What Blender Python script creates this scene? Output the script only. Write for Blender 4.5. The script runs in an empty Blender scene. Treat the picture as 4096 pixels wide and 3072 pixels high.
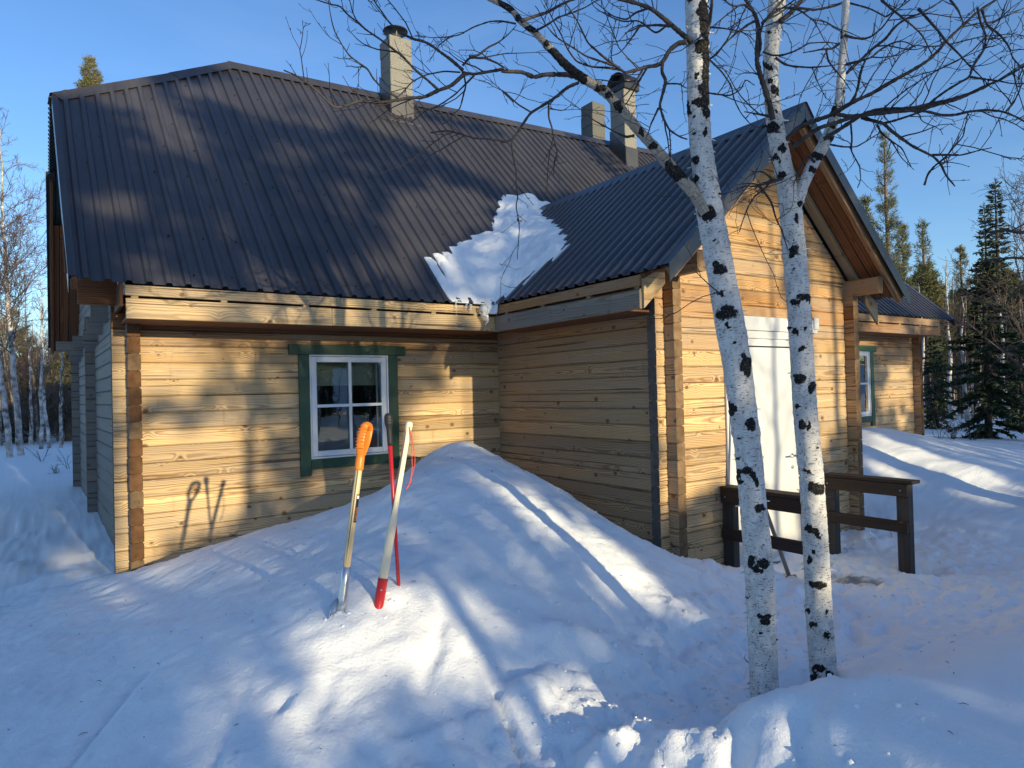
import bpy, bmesh, math, random
import numpy as np
from mathutils import Vector, Matrix

# ------------------------------------------------------------------ camera, sky, sun, exposure
random.seed(7)
scene = bpy.context.scene
COL = scene.collection
FPX, YAW, PITCH, ROLL = 2699.5, 0.6033, 0.0118, -0.0249
CAM = np.array([-4.1936, -6.3563, 1.541])
cy_, sy_ = math.cos(YAW), math.sin(YAW)
FWD = np.array([sy_ * math.cos(PITCH), cy_ * math.cos(PITCH), math.sin(PITCH)])
_r0 = np.array([cy_, -sy_, 0.0]); _u0 = np.cross(_r0, FWD)
RGT = math.cos(ROLL) * _r0 + math.sin(ROLL) * _u0
UPV = -math.sin(ROLL) * _r0 + math.cos(ROLL) * _u0
cam_data = bpy.data.cameras.new('camera'); cam = bpy.data.objects.new('camera', cam_data); COL.objects.link(cam)
cam_data.sensor_width = 36.0; cam_data.lens = 36.0 * FPX / 4096.0; cam_data.clip_end = 600.0; cam_data.clip_start = 0.05
M = Matrix.Identity(4)
for i in range(3):
    M[i][0] = RGT[i]; M[i][1] = UPV[i]; M[i][2] = -FWD[i]; M[i][3] = CAM[i]
cam.matrix_world = M
scene.camera = cam

SUN_ELEV = math.radians(10.3)
SUN_AZ = 0.0965                                  # x-shift of the light per metre travelled in +y
sun_to = Vector((SUN_AZ, -1.0, math.tan(SUN_ELEV) * math.hypot(1, SUN_AZ))).normalized()   # towards the sun
world = bpy.data.worlds.new('World'); scene.world = world; world.use_nodes = True
wn = world.node_tree.nodes; wl = world.node_tree.links
for n in list(wn): wn.remove(n)
w_out = wn.new('ShaderNodeOutputWorld'); w_bg = wn.new('ShaderNodeBackground'); w_sky = wn.new('ShaderNodeTexSky')
w_sky.sky_type = 'NISHITA'; w_sky.sun_disc = False
w_sky.sun_elevation = SUN_ELEV; w_sky.sun_rotation = math.atan2(sun_to.x, sun_to.y)
w_sky.air_density = 1.0; w_sky.dust_density = 0.5; w_sky.ozone_density = 3.2; w_sky.altitude = 200
w_bg.inputs['Strength'].default_value = 0.15
w_hs = wn.new('ShaderNodeHueSaturation'); w_hs.inputs['Saturation'].default_value = 1.08; w_hs.inputs['Hue'].default_value = 0.507; w_hs.inputs['Value'].default_value = 1.10
wl.new(w_sky.outputs[0], w_hs.inputs['Color']); # thin high cloud
w_tc = wn.new('ShaderNodeTexCoord'); w_mp = wn.new('ShaderNodeMapping'); w_mp.inputs['Scale'].default_value = (1.6, 1.6, 5.0); w_nz = wn.new('ShaderNodeTexNoise'); w_nz.inputs['Scale'].default_value = 1.7; w_nz.inputs['Detail'].default_value = 6; w_nz.inputs['Roughness'].default_value = 0.6; w_nz.inputs['Distortion'].default_value = 0.8
w_rp = wn.new('ShaderNodeValToRGB'); w_rp.color_ramp.elements[0].position = 0.44; w_rp.color_ramp.elements[0].color = (0, 0, 0, 1); w_rp.color_ramp.elements[1].position = 0.78; w_rp.color_ramp.elements[1].color = (0.07, 0.07, 0.07, 1)
w_mx = wn.new('ShaderNodeMix'); w_mx.data_type = 'RGBA'; w_mx.inputs[7].default_value = (3.6, 4.3, 5.2, 1)
wl.new(w_tc.outputs['Generated'], w_mp.inputs[0]); wl.new(w_mp.outputs[0], w_nz.inputs['Vector']); wl.new(w_nz.outputs['Fac'], w_rp.inputs[0]); wl.new(w_rp.outputs[0], w_mx.inputs[0]); wl.new(w_hs.outputs[0], w_mx.inputs[6]); wl.new(w_mx.outputs[2], w_bg.inputs['Color']); wl.new(w_bg.outputs[0], w_out.inputs['Surface'])
sun_d = bpy.data.lights.new('sun', 'SUN'); sun = bpy.data.objects.new('sun', sun_d); COL.objects.link(sun)
sun_d.energy = 4.0; sun_d.angle = math.radians(0.53); sun_d.color = (1.0, 0.85, 0.53)
sun.rotation_euler = sun_to.to_track_quat('Z', 'Y').to_euler()
scene.view_settings.view_transform = 'Standard'; scene.view_settings.look = 'None'
scene.view_settings.exposure = 0.65; scene.view_settings.gamma = 1.0; scene.view_settings.use_curve_mapping = False
scene.cycles.max_bounces = 6; scene.cycles.diffuse_bounces = 3; scene.cycles.glossy_bounces = 3
scene.cycles.transparent_max_bounces = 8; scene.cycles.use_denoising = True

# ------------------------------------------------------------------ helpers
K = 4096.0 / 2212.0                              # survey pixels (2212 wide) to photograph pixels
def ray(x, y): return FWD + RGT * ((x * K - 2048) / FPX) + UPV * ((1536 - y * K) / FPX)
def on_y(x, y, py): d = ray(x, y); return CAM + d * ((py - CAM[1]) / d[1])
def on_x(x, y, px): d = ray(x, y); return CAM + d * ((px - CAM[0]) / d[0])
def on_z(x, y, pz): d = ray(x, y); return CAM + d * ((pz - CAM[2]) / d[2])
def at_depth(x, y, t): return CAM + ray(x, y) * t
def to_px(W):
    d = np.asarray(W, float) - CAM; z = d @ FWD
    return np.stack([(2048 + FPX * (d @ RGT) / z) / K, (1536 - FPX * (d @ UPV) / z) / K], -1), z

def hash3(ix, iy, iz, seed):
    h = (ix * 374761393 + iy * 668265263 + iz * 1274126177 + seed * 974634777) & 0xFFFFFFFF
    h = ((h ^ (h >> 13)) * 1274126177) & 0xFFFFFFFF
    h = ((h ^ (h >> 16)) * 2246822519) & 0xFFFFFFFF
    return ((h ^ (h >> 15)) & 0xFFFFFF) / float(0xFFFFFF)
def vnoise(p, seed=0):
    """smooth value noise in -1..1 for an (n,3) or (n,2) array"""
    p = np.asarray(p, float)
    if p.shape[-1] == 2: p = np.concatenate([p, np.zeros(p.shape[:-1] + (1,))], -1)
    i = np.floor(p).astype(np.int64); f = p - i; u = f * f * f * (f * (f * 6 - 15) + 10)
    r = 0
    for dx in (0, 1):
        for dy in (0, 1):
            for dz in (0, 1):
                w = (u[..., 0] if dx else 1 - u[..., 0]) * (u[..., 1] if dy else 1 - u[..., 1]) * (u[..., 2] if dz else 1 - u[..., 2])
                r = r + w * hash3(i[..., 0] + dx, i[..., 1] + dy, i[..., 2] + dz, seed)
    return r * 2 - 1
def fbm(p, octaves=4, seed=0, gain=0.5):
    p = np.asarray(p, float); r = 0; a = 1.0
    for o in range(octaves):
        r = r + a * vnoise(p * (2.03 ** o), seed + o * 17); a *= gain
    return r
def sstep(a, b, x):
    t = np.clip((x - a) / (b - a), 0, 1); return t * t * (3 - 2 * t)

class MB:
    """collects vertices and faces for ONE mesh object"""
    def __init__(self): self.v = []; self.f = []; self.m = []; self.n = 0; self.sm = []
    def add(self, v, f, mat=0, smooth=False):
        v = np.asarray(v, float).reshape(-1, 3)
        self.v.append(v)
        for q in f: self.f.append([int(i) + self.n for i in q]); self.m.append(mat); self.sm.append(smooth)
        self.n += len(v); return self
    def box(self, x0, x1, y0, y1, z0, z1, mat=0):
        v = [(x0, y0, z0), (x1, y0, z0), (x1, y1, z0), (x0, y1, z0), (x0, y0, z1), (x1, y0, z1), (x1, y1, z1), (x0, y1, z1)]
        return self.add(v, [(0, 3, 2, 1), (4, 5, 6, 7), (0, 1, 5, 4), (1, 2, 6, 5), (2, 3, 7, 6), (3, 0, 4, 7)], mat)
    def bbox(self, x0, x1, y0, y1, z0, z1, b=0.004, mat=0):
        """box with chamfered edges"""
        bm = bmesh.new(); bmesh.ops.create_cube(bm, size=1)
        for v in bm.verts: v.co = Vector(((x0 + x1) / 2 + v.co.x * (x1 - x0), (y0 + y1) / 2 + v.co.y * (y1 - y0), (z0 + z1) / 2 + v.co.z * (z1 - z0)))
        bmesh.ops.bevel(bm, geom=bm.edges[:], offset=b, segments=1, affect='EDGES')
        bm.verts.index_update()
        self.add([v.co[:] for v in bm.verts], [[v.index for v in f.verts] for f in bm.faces], mat); bm.free(); return self
    def beam(self, a, b, w, h, up=(0, 0, 1), mat=0, bev=0.003):
        """bevelled bar from a to b, w across, h along up"""
        a = np.array(a, float); b = np.array(b, float); L = np.linalg.norm(b - a); x = (b - a) / L
        up = np.array(up, float); yv = np.cross(up, x); yv /= np.linalg.norm(yv); zv = np.cross(x, yv)
        t = MB(); t.bbox(0, L, -w / 2, w / 2, -h / 2, h / 2, bev)
        v = t.v[0]; self.add(a + v[:, :1] * x + v[:, 1:2] * yv + v[:, 2:3] * zv, t.f, mat); return self
    def tube(self, pts, rad, sides=8, mat=0, cap=True, smooth=True):
        v, f = tube_geo(np.asarray(pts, float), np.asarray(rad, float), sides, cap); return self.add(v, f, mat, smooth)
    def lathe(self, prof, sides=24, mat=0, base=(0, 0, 0), axis=None, smooth=True):
        n = len(prof); a = np.arange(sides) * 2 * math.pi / sides; v = []
        for r, z in prof: v += [(r * math.cos(t), r * math.sin(t), z) for t in a]
        v = np.array(v)
        if axis is not None:
            q = Vector((0, 0, 1)).rotation_difference(Vector(axis)).to_matrix(); v = v @ np.array(q).T
        f = [(i * sides + j, i * sides + (j + 1) % sides, (i + 1) * sides + (j + 1) % sides, (i + 1) * sides + j) for i in range(n - 1) for j in range(sides)]
        f += [list(range(sides))[::-1], [(n - 1) * sides + j for j in range(sides)]]
        return self.add(v + np.array(base), f, mat, smooth)
    def build(self, name, mats, parent=None, loc=None, rotz=0.0):
        v = np.concatenate(self.v) if self.v else np.zeros((0, 3))
        me = bpy.data.meshes.new(name); me.from_pydata(v.tolist(), [], self.f)
        for m in (mats if isinstance(mats, (list, tuple)) else [mats]): me.materials.append(m)
        me.polygons.foreach_set('material_index', self.m); me.polygons.foreach_set('use_smooth', self.sm); me.update()
        return link(name, me, parent, loc, rotz)
def link(name, me, parent=None, loc=None, rotz=0.0):
    o = bpy.data.objects.new(name, me); COL.objects.link(o)
    if loc is not None: o.location = loc
    o.rotation_euler[2] = rotz
    if parent is not None: o.parent = parent
    return o
def np_mesh(name, v, f, mats, smooth=True, midx=None):
    """fast mesh from numpy: f is (n,3) or (n,4)"""
    me = bpy.data.meshes.new(name); v = np.asarray(v, np.float32); f = np.asarray(f, np.int32); k = f.shape[1]
    me.vertices.add(len(v)); me.vertices.foreach_set('co', v.ravel())
    me.loops.add(f.size); me.loops.foreach_set('vertex_index', f.ravel())
    me.polygons.add(len(f)); me.polygons.foreach_set('loop_start', np.arange(len(f), dtype=np.int32) * k)
    for m in (mats if isinstance(mats, (list, tuple)) else [mats]): me.materials.append(m)
    if midx is not None: me.polygons.foreach_set('material_index', np.asarray(midx, np.int32))
    me.polygons.foreach_set('use_smooth', np.full(len(f), smooth)); me.update(calc_edges=True); return me
def tube_geo(p, r, sides, cap=True):
    n = len(p); t = np.gradient(p, axis=0); t /= np.linalg.norm(t, axis=1)[:, None] + 1e-12
    ref = np.array([0.0, 0, 1]) if abs(t[0][2]) < 0.9 else np.array([1.0, 0, 0])
    us = []; u = np.cross(ref, t[0]); u /= np.linalg.norm(u)
    for i in range(n):
        u = u - t[i] * (u @ t[i]); u /= np.linalg.norm(u) + 1e-12; us.append(u)
    us = np.array(us); w = np.cross(t, us); a = np.arange(sides) * 2 * math.pi / sides
    v = (p[:, None, :] + r[:, None, None] * (np.cos(a)[None, :, None] * us[:, None, :] + np.sin(a)[None, :, None] * w[:, None, :])).reshape(-1, 3)
    f = [(i * sides + j, i * sides + (j + 1) % sides, (i + 1) * sides + (j + 1) % sides, (i + 1) * sides + j) for i in range(n - 1) for j in range(sides)]
    if cap: f += [list(range(sides))[::-1], [(n - 1) * sides + j for j in range(sides)]]
    return v, f
def empty(name, loc, rotz=0.0):
    o = bpy.data.objects.new(name, None); COL.objects.link(o); o.location = loc; o.rotation_euler[2] = rotz; o.empty_display_size = 0.1; return o
def tag(o, label, cat, group=None):
    o['label'] = label; o['category'] = cat
    if group: o['group'] = group
    return o

# ------------------------------------------------------------------ materials
class NT:
    def __init__(self, name):
        self.m = bpy.data.materials.new(name); self.m.use_nodes = True; self.t = self.m.node_tree; self.n = self.t.nodes
        for x in list(self.n): self.n.remove(x)
        self.out = self.n.new('ShaderNodeOutputMaterial'); self.b = self.n.new('ShaderNodeBsdfPrincipled'); self.l(self.b.outputs[0], self.out.inputs[0])
    def l(self, a, b): self.t.links.new(a, b)
    def node(self, typ, **kw):
        x = self.n.new(typ)
        for k, v in kw.items(): setattr(x, k, v)
        return x
    def coord(self, which='Object', scale=(1, 1, 1), rand=0.0):
        c = self.node('ShaderNodeTexCoord'); m = self.node('ShaderNodeMapping'); m.inputs['Scale'].default_value = scale
        src = c.outputs[which]
        if rand:
            oi = self.node('ShaderNodeObjectInfo'); cm = self.node('ShaderNodeVectorMath', operation='SCALE')
            cb = self.node('ShaderNodeCombineXYZ')
            for i, k in enumerate((1.0, 0.371, 0.713)):
                mm = self.math('MULTIPLY', oi.outputs['Random'], 97.3 * (i + 1)); fr = self.math('FRACT', mm); self.l(fr, cb.inputs[i])
            self.l(cb.outputs[0], cm.inputs[0]); cm.inputs['Scale'].default_value = rand
            ad = self.node('ShaderNodeVectorMath', operation='ADD'); self.l(src, ad.inputs[0]); self.l(cm.outputs[0], ad.inputs[1]); src = ad.outputs[0]
        self.l(src, m.inputs[0]); return m.outputs[0]
    def math(self, op, a, b=None, c=None, clamp=False):
        x = self.node('ShaderNodeMath', operation=op, use_clamp=clamp)
        for i, q in enumerate((a, b, c)):
            if q is None: continue
            if isinstance(q, (int, float)): x.inputs[i].default_value = q
            else: self.l(q, x.inputs[i])
        return x.outputs[0]
    def noise(self, vec, scale, detail=3, rough=0.55, dist=0.0):
        x = self.node('ShaderNodeTexNoise'); x.inputs['Scale'].default_value = scale; x.inputs['Detail'].default_value = detail
        x.inputs['Roughness'].default_value = rough; x.inputs['Distortion'].default_value = dist
        if vec is not None: self.l(vec, x.inputs['Vector'])
        return x.outputs['Fac']
    def ramp(self, fac, stops, interp='LINEAR'):
        x = self.node('ShaderNodeValToRGB'); x.color_ramp.interpolation = interp; e = x.color_ramp.elements
        while len(e) < len(stops): e.new(0.5)
        for i, (p, c) in enumerate(stops):
            e[i].position = p; e[i].color = (c, c, c, 1) if isinstance(c, (int, float)) else tuple(c) + (1,)
        self.l(fac, x.inputs[0]); return x.outputs[0]
    def mix(self, fac, a, b, blend='MIX'):
        x = self.node('ShaderNodeMix', data_type='RGBA', blend_type=blend)
        for s, q in ((x.inputs[0], fac), (x.inputs[6], a), (x.inputs[7], b)):
            if isinstance(q, (int, float)): s.default_value = q
            elif isinstance(q, tuple): s.default_value = q + (1,) if len(q) == 3 else q
            else: self.l(q, s)
        return x.outputs[2]
    def bump(self, h, strength=0.3, dist=0.01):
        x = self.node('ShaderNodeBump'); x.inputs['Strength'].default_value = strength; x.inputs['Distance'].default_value = dist
        self.l(h, x.inputs['Height']); self.l(x.outputs[0], self.b.inputs['Normal']); return x
    def set(self, color=None, rough=None, metal=None, spec=None):
        for key, q in (('Base Color', color), ('Roughness', rough), ('Metallic', metal), ('Specular IOR Level', spec)):
            if q is None: continue
            s = self.b.inputs[key]
            if isinstance(q, (int, float)): s.default_value = q
            elif isinstance(q, tuple): s.default_value = q + (1,)
            else: self.l(q, s)
        return self.m
def plain(name, col, rough=0.6, metal=0.0, var=0.12, vscale=8.0, bump=0.0, spec=0.5):
    t = NT(name); c = t.coord('Object', rand=3.0); n = t.noise(c, vscale, 4)
    k = t.ramp(n, [(0.3, 1 - var), (0.7, 1 + var)]); t.set(t.mix(1.0, col, k, 'MULTIPLY'), rough, metal, spec)
    if bump: t.bump(t.noise(c, vscale * 6, 3), bump, 0.004)
    return t.m
def wood(name, light, dark, grey, grey_amt, axis='x', ring=7.0, knots=True, rough=0.7, contrast=1.0, dryness=False):
    """softwood: growth rings cut lengthwise, knots, checks, weathering; length runs along local axis"""
    t = NT(name); c = t.coord('Object', rand=7.0)
    perm = t.node('ShaderNodeSeparateXYZ'); t.l(c, perm.inputs[0])
    X, Y, Z = {'x': (0, 1, 2), 'y': (1, 0, 2), 'z': (2, 0, 1)}[axis]
    cb = t.node('ShaderNodeCombineXYZ')
    for i, q in enumerate((X, Y, Z)): t.l(perm.outputs[q], cb.inputs[i])
    v = cb.outputs[0]
    def sc(s):
        m = t.node('ShaderNodeMapping'); m.inputs['Scale'].default_value = s; t.l(v, m.inputs[0]); return m.outputs[0]
    wob = t.noise(sc((1.6, 5, 5)), 1.0, 3, 0.5)
    wob2 = t.noise(sc((0.5, 2, 2)), 1.0, 1, 0.5)
    s = t.node('ShaderNodeSeparateXYZ'); t.l(v, s.inputs[0])
    oi = t.node('ShaderNodeObjectInfo'); r1 = t.math('FRACT', t.math('MULTIPLY', oi.outputs['Random'], 57.13)); r2 = t.math('FRACT', t.math('MULTIPLY', oi.outputs['Random'], 191.7))
    oc = t.node('ShaderNodeTexCoord'); s0 = t.node('ShaderNodeSeparateXYZ'); t.l(oc.outputs['Object'], s0.inputs[0])
    yy = t.math('ADD', s0.outputs[Y], t.math('MULTIPLY_ADD', r1, 0.10, -0.06)); zz = t.math('ADD', s0.outputs[Z], t.math('MULTIPLY_ADD', r2, 0.14, -0.07))
    yy = t.math('ADD', yy, t.math('MULTIPLY_ADD', wob2, 0.10, -0.05))
    rad = t.math('SQRT', t.math('ADD', t.math('MULTIPLY', yy, yy), t.math('MULTIPLY', zz, zz)))
    rad = t.math('ADD', rad, t.math('MULTIPLY', wob, 0.045))
    kd = None
    if knots:
        vo = t.node('ShaderNodeTexVoronoi', feature='F1', voronoi_dimensions='2D'); s9 = t.node('ShaderNodeSeparateXYZ'); t.l(v, s9.inputs[0]); c9 = t.node('ShaderNodeCombineXYZ'); t.l(t.math('MULTIPLY', s9.outputs[0], 3.6), c9.inputs[0]); t.l(t.math('MULTIPLY', s9.outputs[2], 4.6), c9.inputs[1]); t.l(c9.outputs[0], vo.inputs['Vector']); vo.inputs['Scale'].default_value = 1.0; vo.inputs['Randomness'].default_value = 1.0
        kd = vo.outputs['Distance']
        rad = t.math('ADD', rad, t.math('MULTIPLY', t.ramp(kd, [(0.0, 1), (0.26, 0)], 'EASE'), 0.016))
    rings = t.math('SINE', t.math('MULTIPLY', rad, ring * 100.0))
    rings = t.math('POWER', t.math('MULTIPLY_ADD', rings, 0.5, 0.5), 1.8)
    fine = t.noise(sc((2.5, 130, 130)), 1.0, 3, 0.6)
    tone = t.math('ADD', t.math('MULTIPLY', rings, 0.62 * contrast), t.math('MULTIPLY', fine, 0.40))
    col = t.mix(t.ramp(tone, [(0.18, 0), (0.86, 1)]), light, dark)
    # board to board variation
    col = t.mix(1.0, col, t.ramp(r1, [(0.0, (0.68, 0.64, 0.58)), (0.3, (0.95, 0.92, 0.88)), (0.6, (0.98, 0.99, 1.0)), (1.0, (1.18, 1.13, 1.02))]), 'MULTIPLY')
    # boards kept dry under the eaves stay honey brown, those below bleach
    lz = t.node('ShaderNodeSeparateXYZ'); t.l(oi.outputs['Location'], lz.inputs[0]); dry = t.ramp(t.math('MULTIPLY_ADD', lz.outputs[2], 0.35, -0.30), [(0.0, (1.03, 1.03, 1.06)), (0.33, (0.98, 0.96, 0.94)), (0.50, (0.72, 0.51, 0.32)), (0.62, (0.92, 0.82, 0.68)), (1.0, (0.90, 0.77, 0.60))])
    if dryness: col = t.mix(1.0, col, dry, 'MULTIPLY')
    # grey weathering in long streaks
    g = t.noise(sc((0.9, 7, 7)), 1.0, 4, 0.62)
    gm = t.ramp(t.math('ADD', g, t.math('MULTIPLY', r2, 0.14)), [(0.62 - grey_amt * 0.4, 0), (0.92 - grey_amt * 0.3, 1)])
    col = t.mix(t.math('MULTIPLY', gm, min(1.0, grey_amt * 1.5)), col, t.mix(fine, tuple(q * 1.2 for q in grey), tuple(q * 0.7 for q in grey)))
    ck = t.noise(sc((0.55, 55, 55)), 1.0, 2, 0.4)
    col = t.mix(t.math('MULTIPLY', t.ramp(ck, [(0.665, 0), (0.68, 1)]), 0.8), col, (0.06, 0.035, 0.02))
    if knots:
        jit = t.math('MULTIPLY_ADD', t.noise(sc((30, 40, 40)), 1.0, 2), 0.05, -0.025)
        vr = t.node('ShaderNodeSeparateColor'); t.l(vo.outputs['Color'], vr.inputs[0])
        size = t.math('MULTIPLY_ADD', vr.outputs[0], 0.12, -0.055)
        kk = t.math('SUBTRACT', t.math('ADD', kd, jit), size)
        km = t.ramp(kk, [(0.0, 1), (0.035, 0)])
        halo = t.ramp(kk, [(0.0, 1), (0.075, 0)])
        col = t.mix(t.math('MULTIPLY', halo, 0.5), col, tuple(q * 0.55 for q in dark))
        col = t.mix(t.math('MULTIPLY', km, 0.8), col, (0.13, 0.062, 0.028))
        # resin / water stains in short upright blotches
        st = t.noise(sc((9, 1.2, 1.2)), 1.0, 4, 0.7)
        col = t.mix(t.math('MULTIPLY', t.ramp(st, [(0.60, 0), (0.72, 1)]), 0.30), col, tuple(q * 0.6 for q in dark))
    t.set(col, rough, 0.0, 0.25)
    t.bump(t.math('ADD', t.math('MULTIPLY', tone, 0.6), t.math('MULTIPLY', t.ramp(ck, [(0.685, 1), (0.70, 0)]), 0.6)), 0.35, 0.003)
    return t.m
def endgrain(name, light, dark, lo=0.72, hi=1.18):
    t = NT(name); oc = t.node('ShaderNodeTexCoord'); s = t.node('ShaderNodeSeparateXYZ'); t.l(oc.outputs['Object'], s.inputs[0])
    oi = t.node('ShaderNodeObjectInfo'); r1 = t.math('FRACT', t.math('MULTIPLY', oi.outputs['Random'], 57.13)); r2 = t.math('FRACT', t.math('MULTIPLY', oi.outputs['Random'], 191.7))
    n = t.noise(t.coord('Object', (1, 1, 1), 5.0), 14, 3)
    yy = t.math('ADD', s.outputs[1], t.math('MULTIPLY_ADD', r1, 0.05, -0.075)); zz = t.math('ADD', s.outputs[2], t.math('MULTIPLY_ADD', r2, 0.08, -0.04))
    rad = t.math('ADD', t.math('SQRT', t.math('ADD', t.math('MULTIPLY', yy, yy), t.math('MULTIPLY', zz, zz))), t.math('MULTIPLY', n, 0.02))
    rings = t.math('MULTIPLY_ADD', t.math('SINE', t.math('MULTIPLY', rad, 900)), 0.5, 0.5)
    ang = t.math('ARCTAN2', zz, yy); chk = t.noise(None, 1.0, 2)
    cbv = t.node('ShaderNodeCombineXYZ'); t.l(t.math('MULTIPLY', ang, 3.0), cbv.inputs[0]); t.l(t.math('MULTIPLY', rad, 4.0), cbv.inputs[1]); t.l(t.math('MULTIPLY', r1, 50.0), cbv.inputs[2])
    chk = t.noise(cbv.outputs[0], 2.2, 2)
    col = t.mix(rings, light, dark)
    col = t.mix(t.ramp(n, [(0.35, 0), (0.7, 0.6)]), col, tuple(q * 0.55 for q in dark))
    col = t.mix(1.0, col, t.ramp(r2, [(0, (lo, lo, lo)), (1, (hi, hi * 0.96, hi * 0.92))]), 'MULTIPLY')
    col = t.mix(t.ramp(chk, [(0.67, 0), (0.69, 0.9)]), col, (0.03, 0.018, 0.012))
    t.set(col, 0.85, 0, 0.15); return t.m

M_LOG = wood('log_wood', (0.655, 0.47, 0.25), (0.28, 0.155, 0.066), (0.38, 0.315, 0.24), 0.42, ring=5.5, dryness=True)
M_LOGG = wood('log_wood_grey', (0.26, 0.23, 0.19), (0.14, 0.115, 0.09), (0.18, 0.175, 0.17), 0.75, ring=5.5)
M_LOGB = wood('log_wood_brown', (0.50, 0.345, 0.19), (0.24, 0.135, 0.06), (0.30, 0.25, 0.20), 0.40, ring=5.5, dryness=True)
M_END = endgrain('log_end', (0.19, 0.10, 0.05), (0.065, 0.032, 0.016))
M_ENDL = endgrain('log_end_light', (0.30, 0.205, 0.12), (0.14, 0.085, 0.045))
M_FASC = wood('fascia_wood', (0.58, 0.43, 0.24), (0.34, 0.20, 0.085), (0.33, 0.28, 0.22), 0.4, ring=4.0)
M_FASCG = wood('fascia_wood_grey', (0.27, 0.22, 0.165), (0.15, 0.115, 0.08), (0.19, 0.18, 0.165), 0.7, ring=4.0)
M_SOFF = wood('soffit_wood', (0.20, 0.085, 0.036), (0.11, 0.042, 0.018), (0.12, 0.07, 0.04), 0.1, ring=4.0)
M_RAIL = wood('rail_wood', (0.045, 0.026, 0.018), (0.022, 0.013, 0.009), (0.05, 0.044, 0.042), 0.45, ring=5.0)
M_GREEN = plain('green_paint', (0.013, 0.058, 0.030), 0.5, var=0.25, vscale=14, bump=0.15)
M_DOOR = plain('door_paint', (0.58, 0.58, 0.57), 0.45, var=0.05, vscale=3)
M_WHITE = plain('white_paint', (0.70, 0.71, 0.72), 0.4, var=0.04, vscale=5)
M_SEAL = plain('black_seal', (0.015, 0.015, 0.016), 0.5)
def roof_mat(name, col, rough=0.34):
    t = NT(name); c = t.coord('Object'); n = t.noise(c, 2.2, 4); d = t.noise(c, 40, 3)
    k = t.ramp(n, [(0.3, 0.85), (0.7, 1.15)])
    sx9 = t.node('ShaderNodeSeparateXYZ'); t.l(c, sx9.inputs[0]); wn9 = t.node('ShaderNodeTexWhiteNoise', noise_dimensions='1D'); t.l(t.math('FLOOR', t.math('MULTIPLY_ADD', sx9.outputs[0 if 'porch' not in name else 1], 0.912, 40.2)), wn9.inputs['W']); k = t.mix(1.0, k, t.ramp(wn9.outputs['Value'], [(0, 0.88), (1, 1.12)]), 'MULTIPLY')
    st9 = t.noise(t.coord('Object', (22, 0.7, 0.7) if 'porch' not in name else (0.7, 22, 0.7)), 1.0, 4, 0.65); k = t.mix(1.0, k, t.ramp(st9, [(0.3, 0.80), (0.55, 1.0), (0.78, 1.28)]), 'MULTIPLY')
    t.set(t.mix(1.0, col, k, 'MULTIPLY'), t.ramp(t.math('MULTIPLY_ADD', d, 0.3, t.math('MULTIPLY', n, 0.7)), [(0.3, rough - 0.07), (0.7, rough + 0.1)]), 0.0, 0.4)
    t.b.inputs['Coat Weight'].default_value = 0.12; t.b.inputs['Coat Roughness'].default_value = 0.22
    t.bump(t.noise(c, 9, 2), 0.05, 0.01); return t.m
M_END_SHADE = endgrain('log_end_shaded', (0.17, 0.148, 0.13), (0.095, 0.082, 0.074), 0.92, 1.08)  # darker, greyer log ends: shade of the side turned from the sun, in the colour
M_ROOF = roof_mat('roof_metal_brown', (0.052, 0.049, 0.056))
M_ROOFG = roof_mat('roof_metal_edge', (0.045, 0.055, 0.058))
M_TIN = plain('flashing_metal', (0.055, 0.050, 0.048), 0.33, 0.2, var=0.2, vscale=4, spec=0.6)
M_BLACKTIN = plain('black_metal', (0.012, 0.012, 0.013), 0.45, var=0.3)
M_STEEL = plain('steel', (0.55, 0.56, 0.58), 0.28, 0.9, var=0.1)
M_INT = plain('room_interior', (0.05, 0.045, 0.04), 0.9)
M_BLIND = plain('window_blind', (0.62, 0.57, 0.42), 0.8, var=0.1)
def concrete(name, col):
    t = NT(name); c = t.coord('Object'); n = t.noise(c, 90, 3, 0.7); b = t.noise(c, 3, 3)
    k = t.ramp(n, [(0.36, 0.25), (0.50, 1.0), (0.75, 1.15)]); col2 = t.mix(1.0, col, k, 'MULTIPLY')
    t.set(t.mix(t.ramp(b, [(0.4, 0), (0.75, 0.5)]), col2, tuple(q * 0.6 for q in col)), 0.95, 0, 0.1); t.bump(n, 0.7, 0.006); return t.m
M_CONC = concrete('lightweight_block', (0.26, 0.25, 0.225))
M_CONC_SHADE = concrete('block_shaded', (0.15, 0.15, 0.145))  # darker copy of the block: the rear chimney's shade is put into its colour
def glass_mat():
    t = NT('window_glass'); t.n.remove(t.b)
    tr = t.node('ShaderNodeBsdfTransparent'); tr.inputs[0].default_value = (0.72, 0.78, 0.78, 1); gl = t.node('ShaderNodeBsdfGlossy'); gl.inputs['Roughness'].default_value = 0.01
    fr = t.node('ShaderNodeFresnel'); fr.inputs[0].default_value = 1.52; nn = t.noise(t.coord('Object'), 3.0, 2); bp = t.node('ShaderNodeBump'); bp.inputs['Strength'].default_value = 0.02; bp.inputs['Distance'].default_value = 0.05
    t.l(nn, bp.inputs['Height']); t.l(bp.outputs[0], gl.inputs['Normal'])
    mx = t.node('ShaderNodeMixShader'); t.l(t.math('MULTIPLY', fr.outputs[0], 2.6, clamp=True), mx.inputs[0]); t.l(tr.outputs[0], mx.inputs[1]); t.l(gl.outputs[0], mx.inputs[2]); t.l(mx.outputs[0], t.out.inputs[0]); return t.m
M_GLASS = glass_mat()
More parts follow.
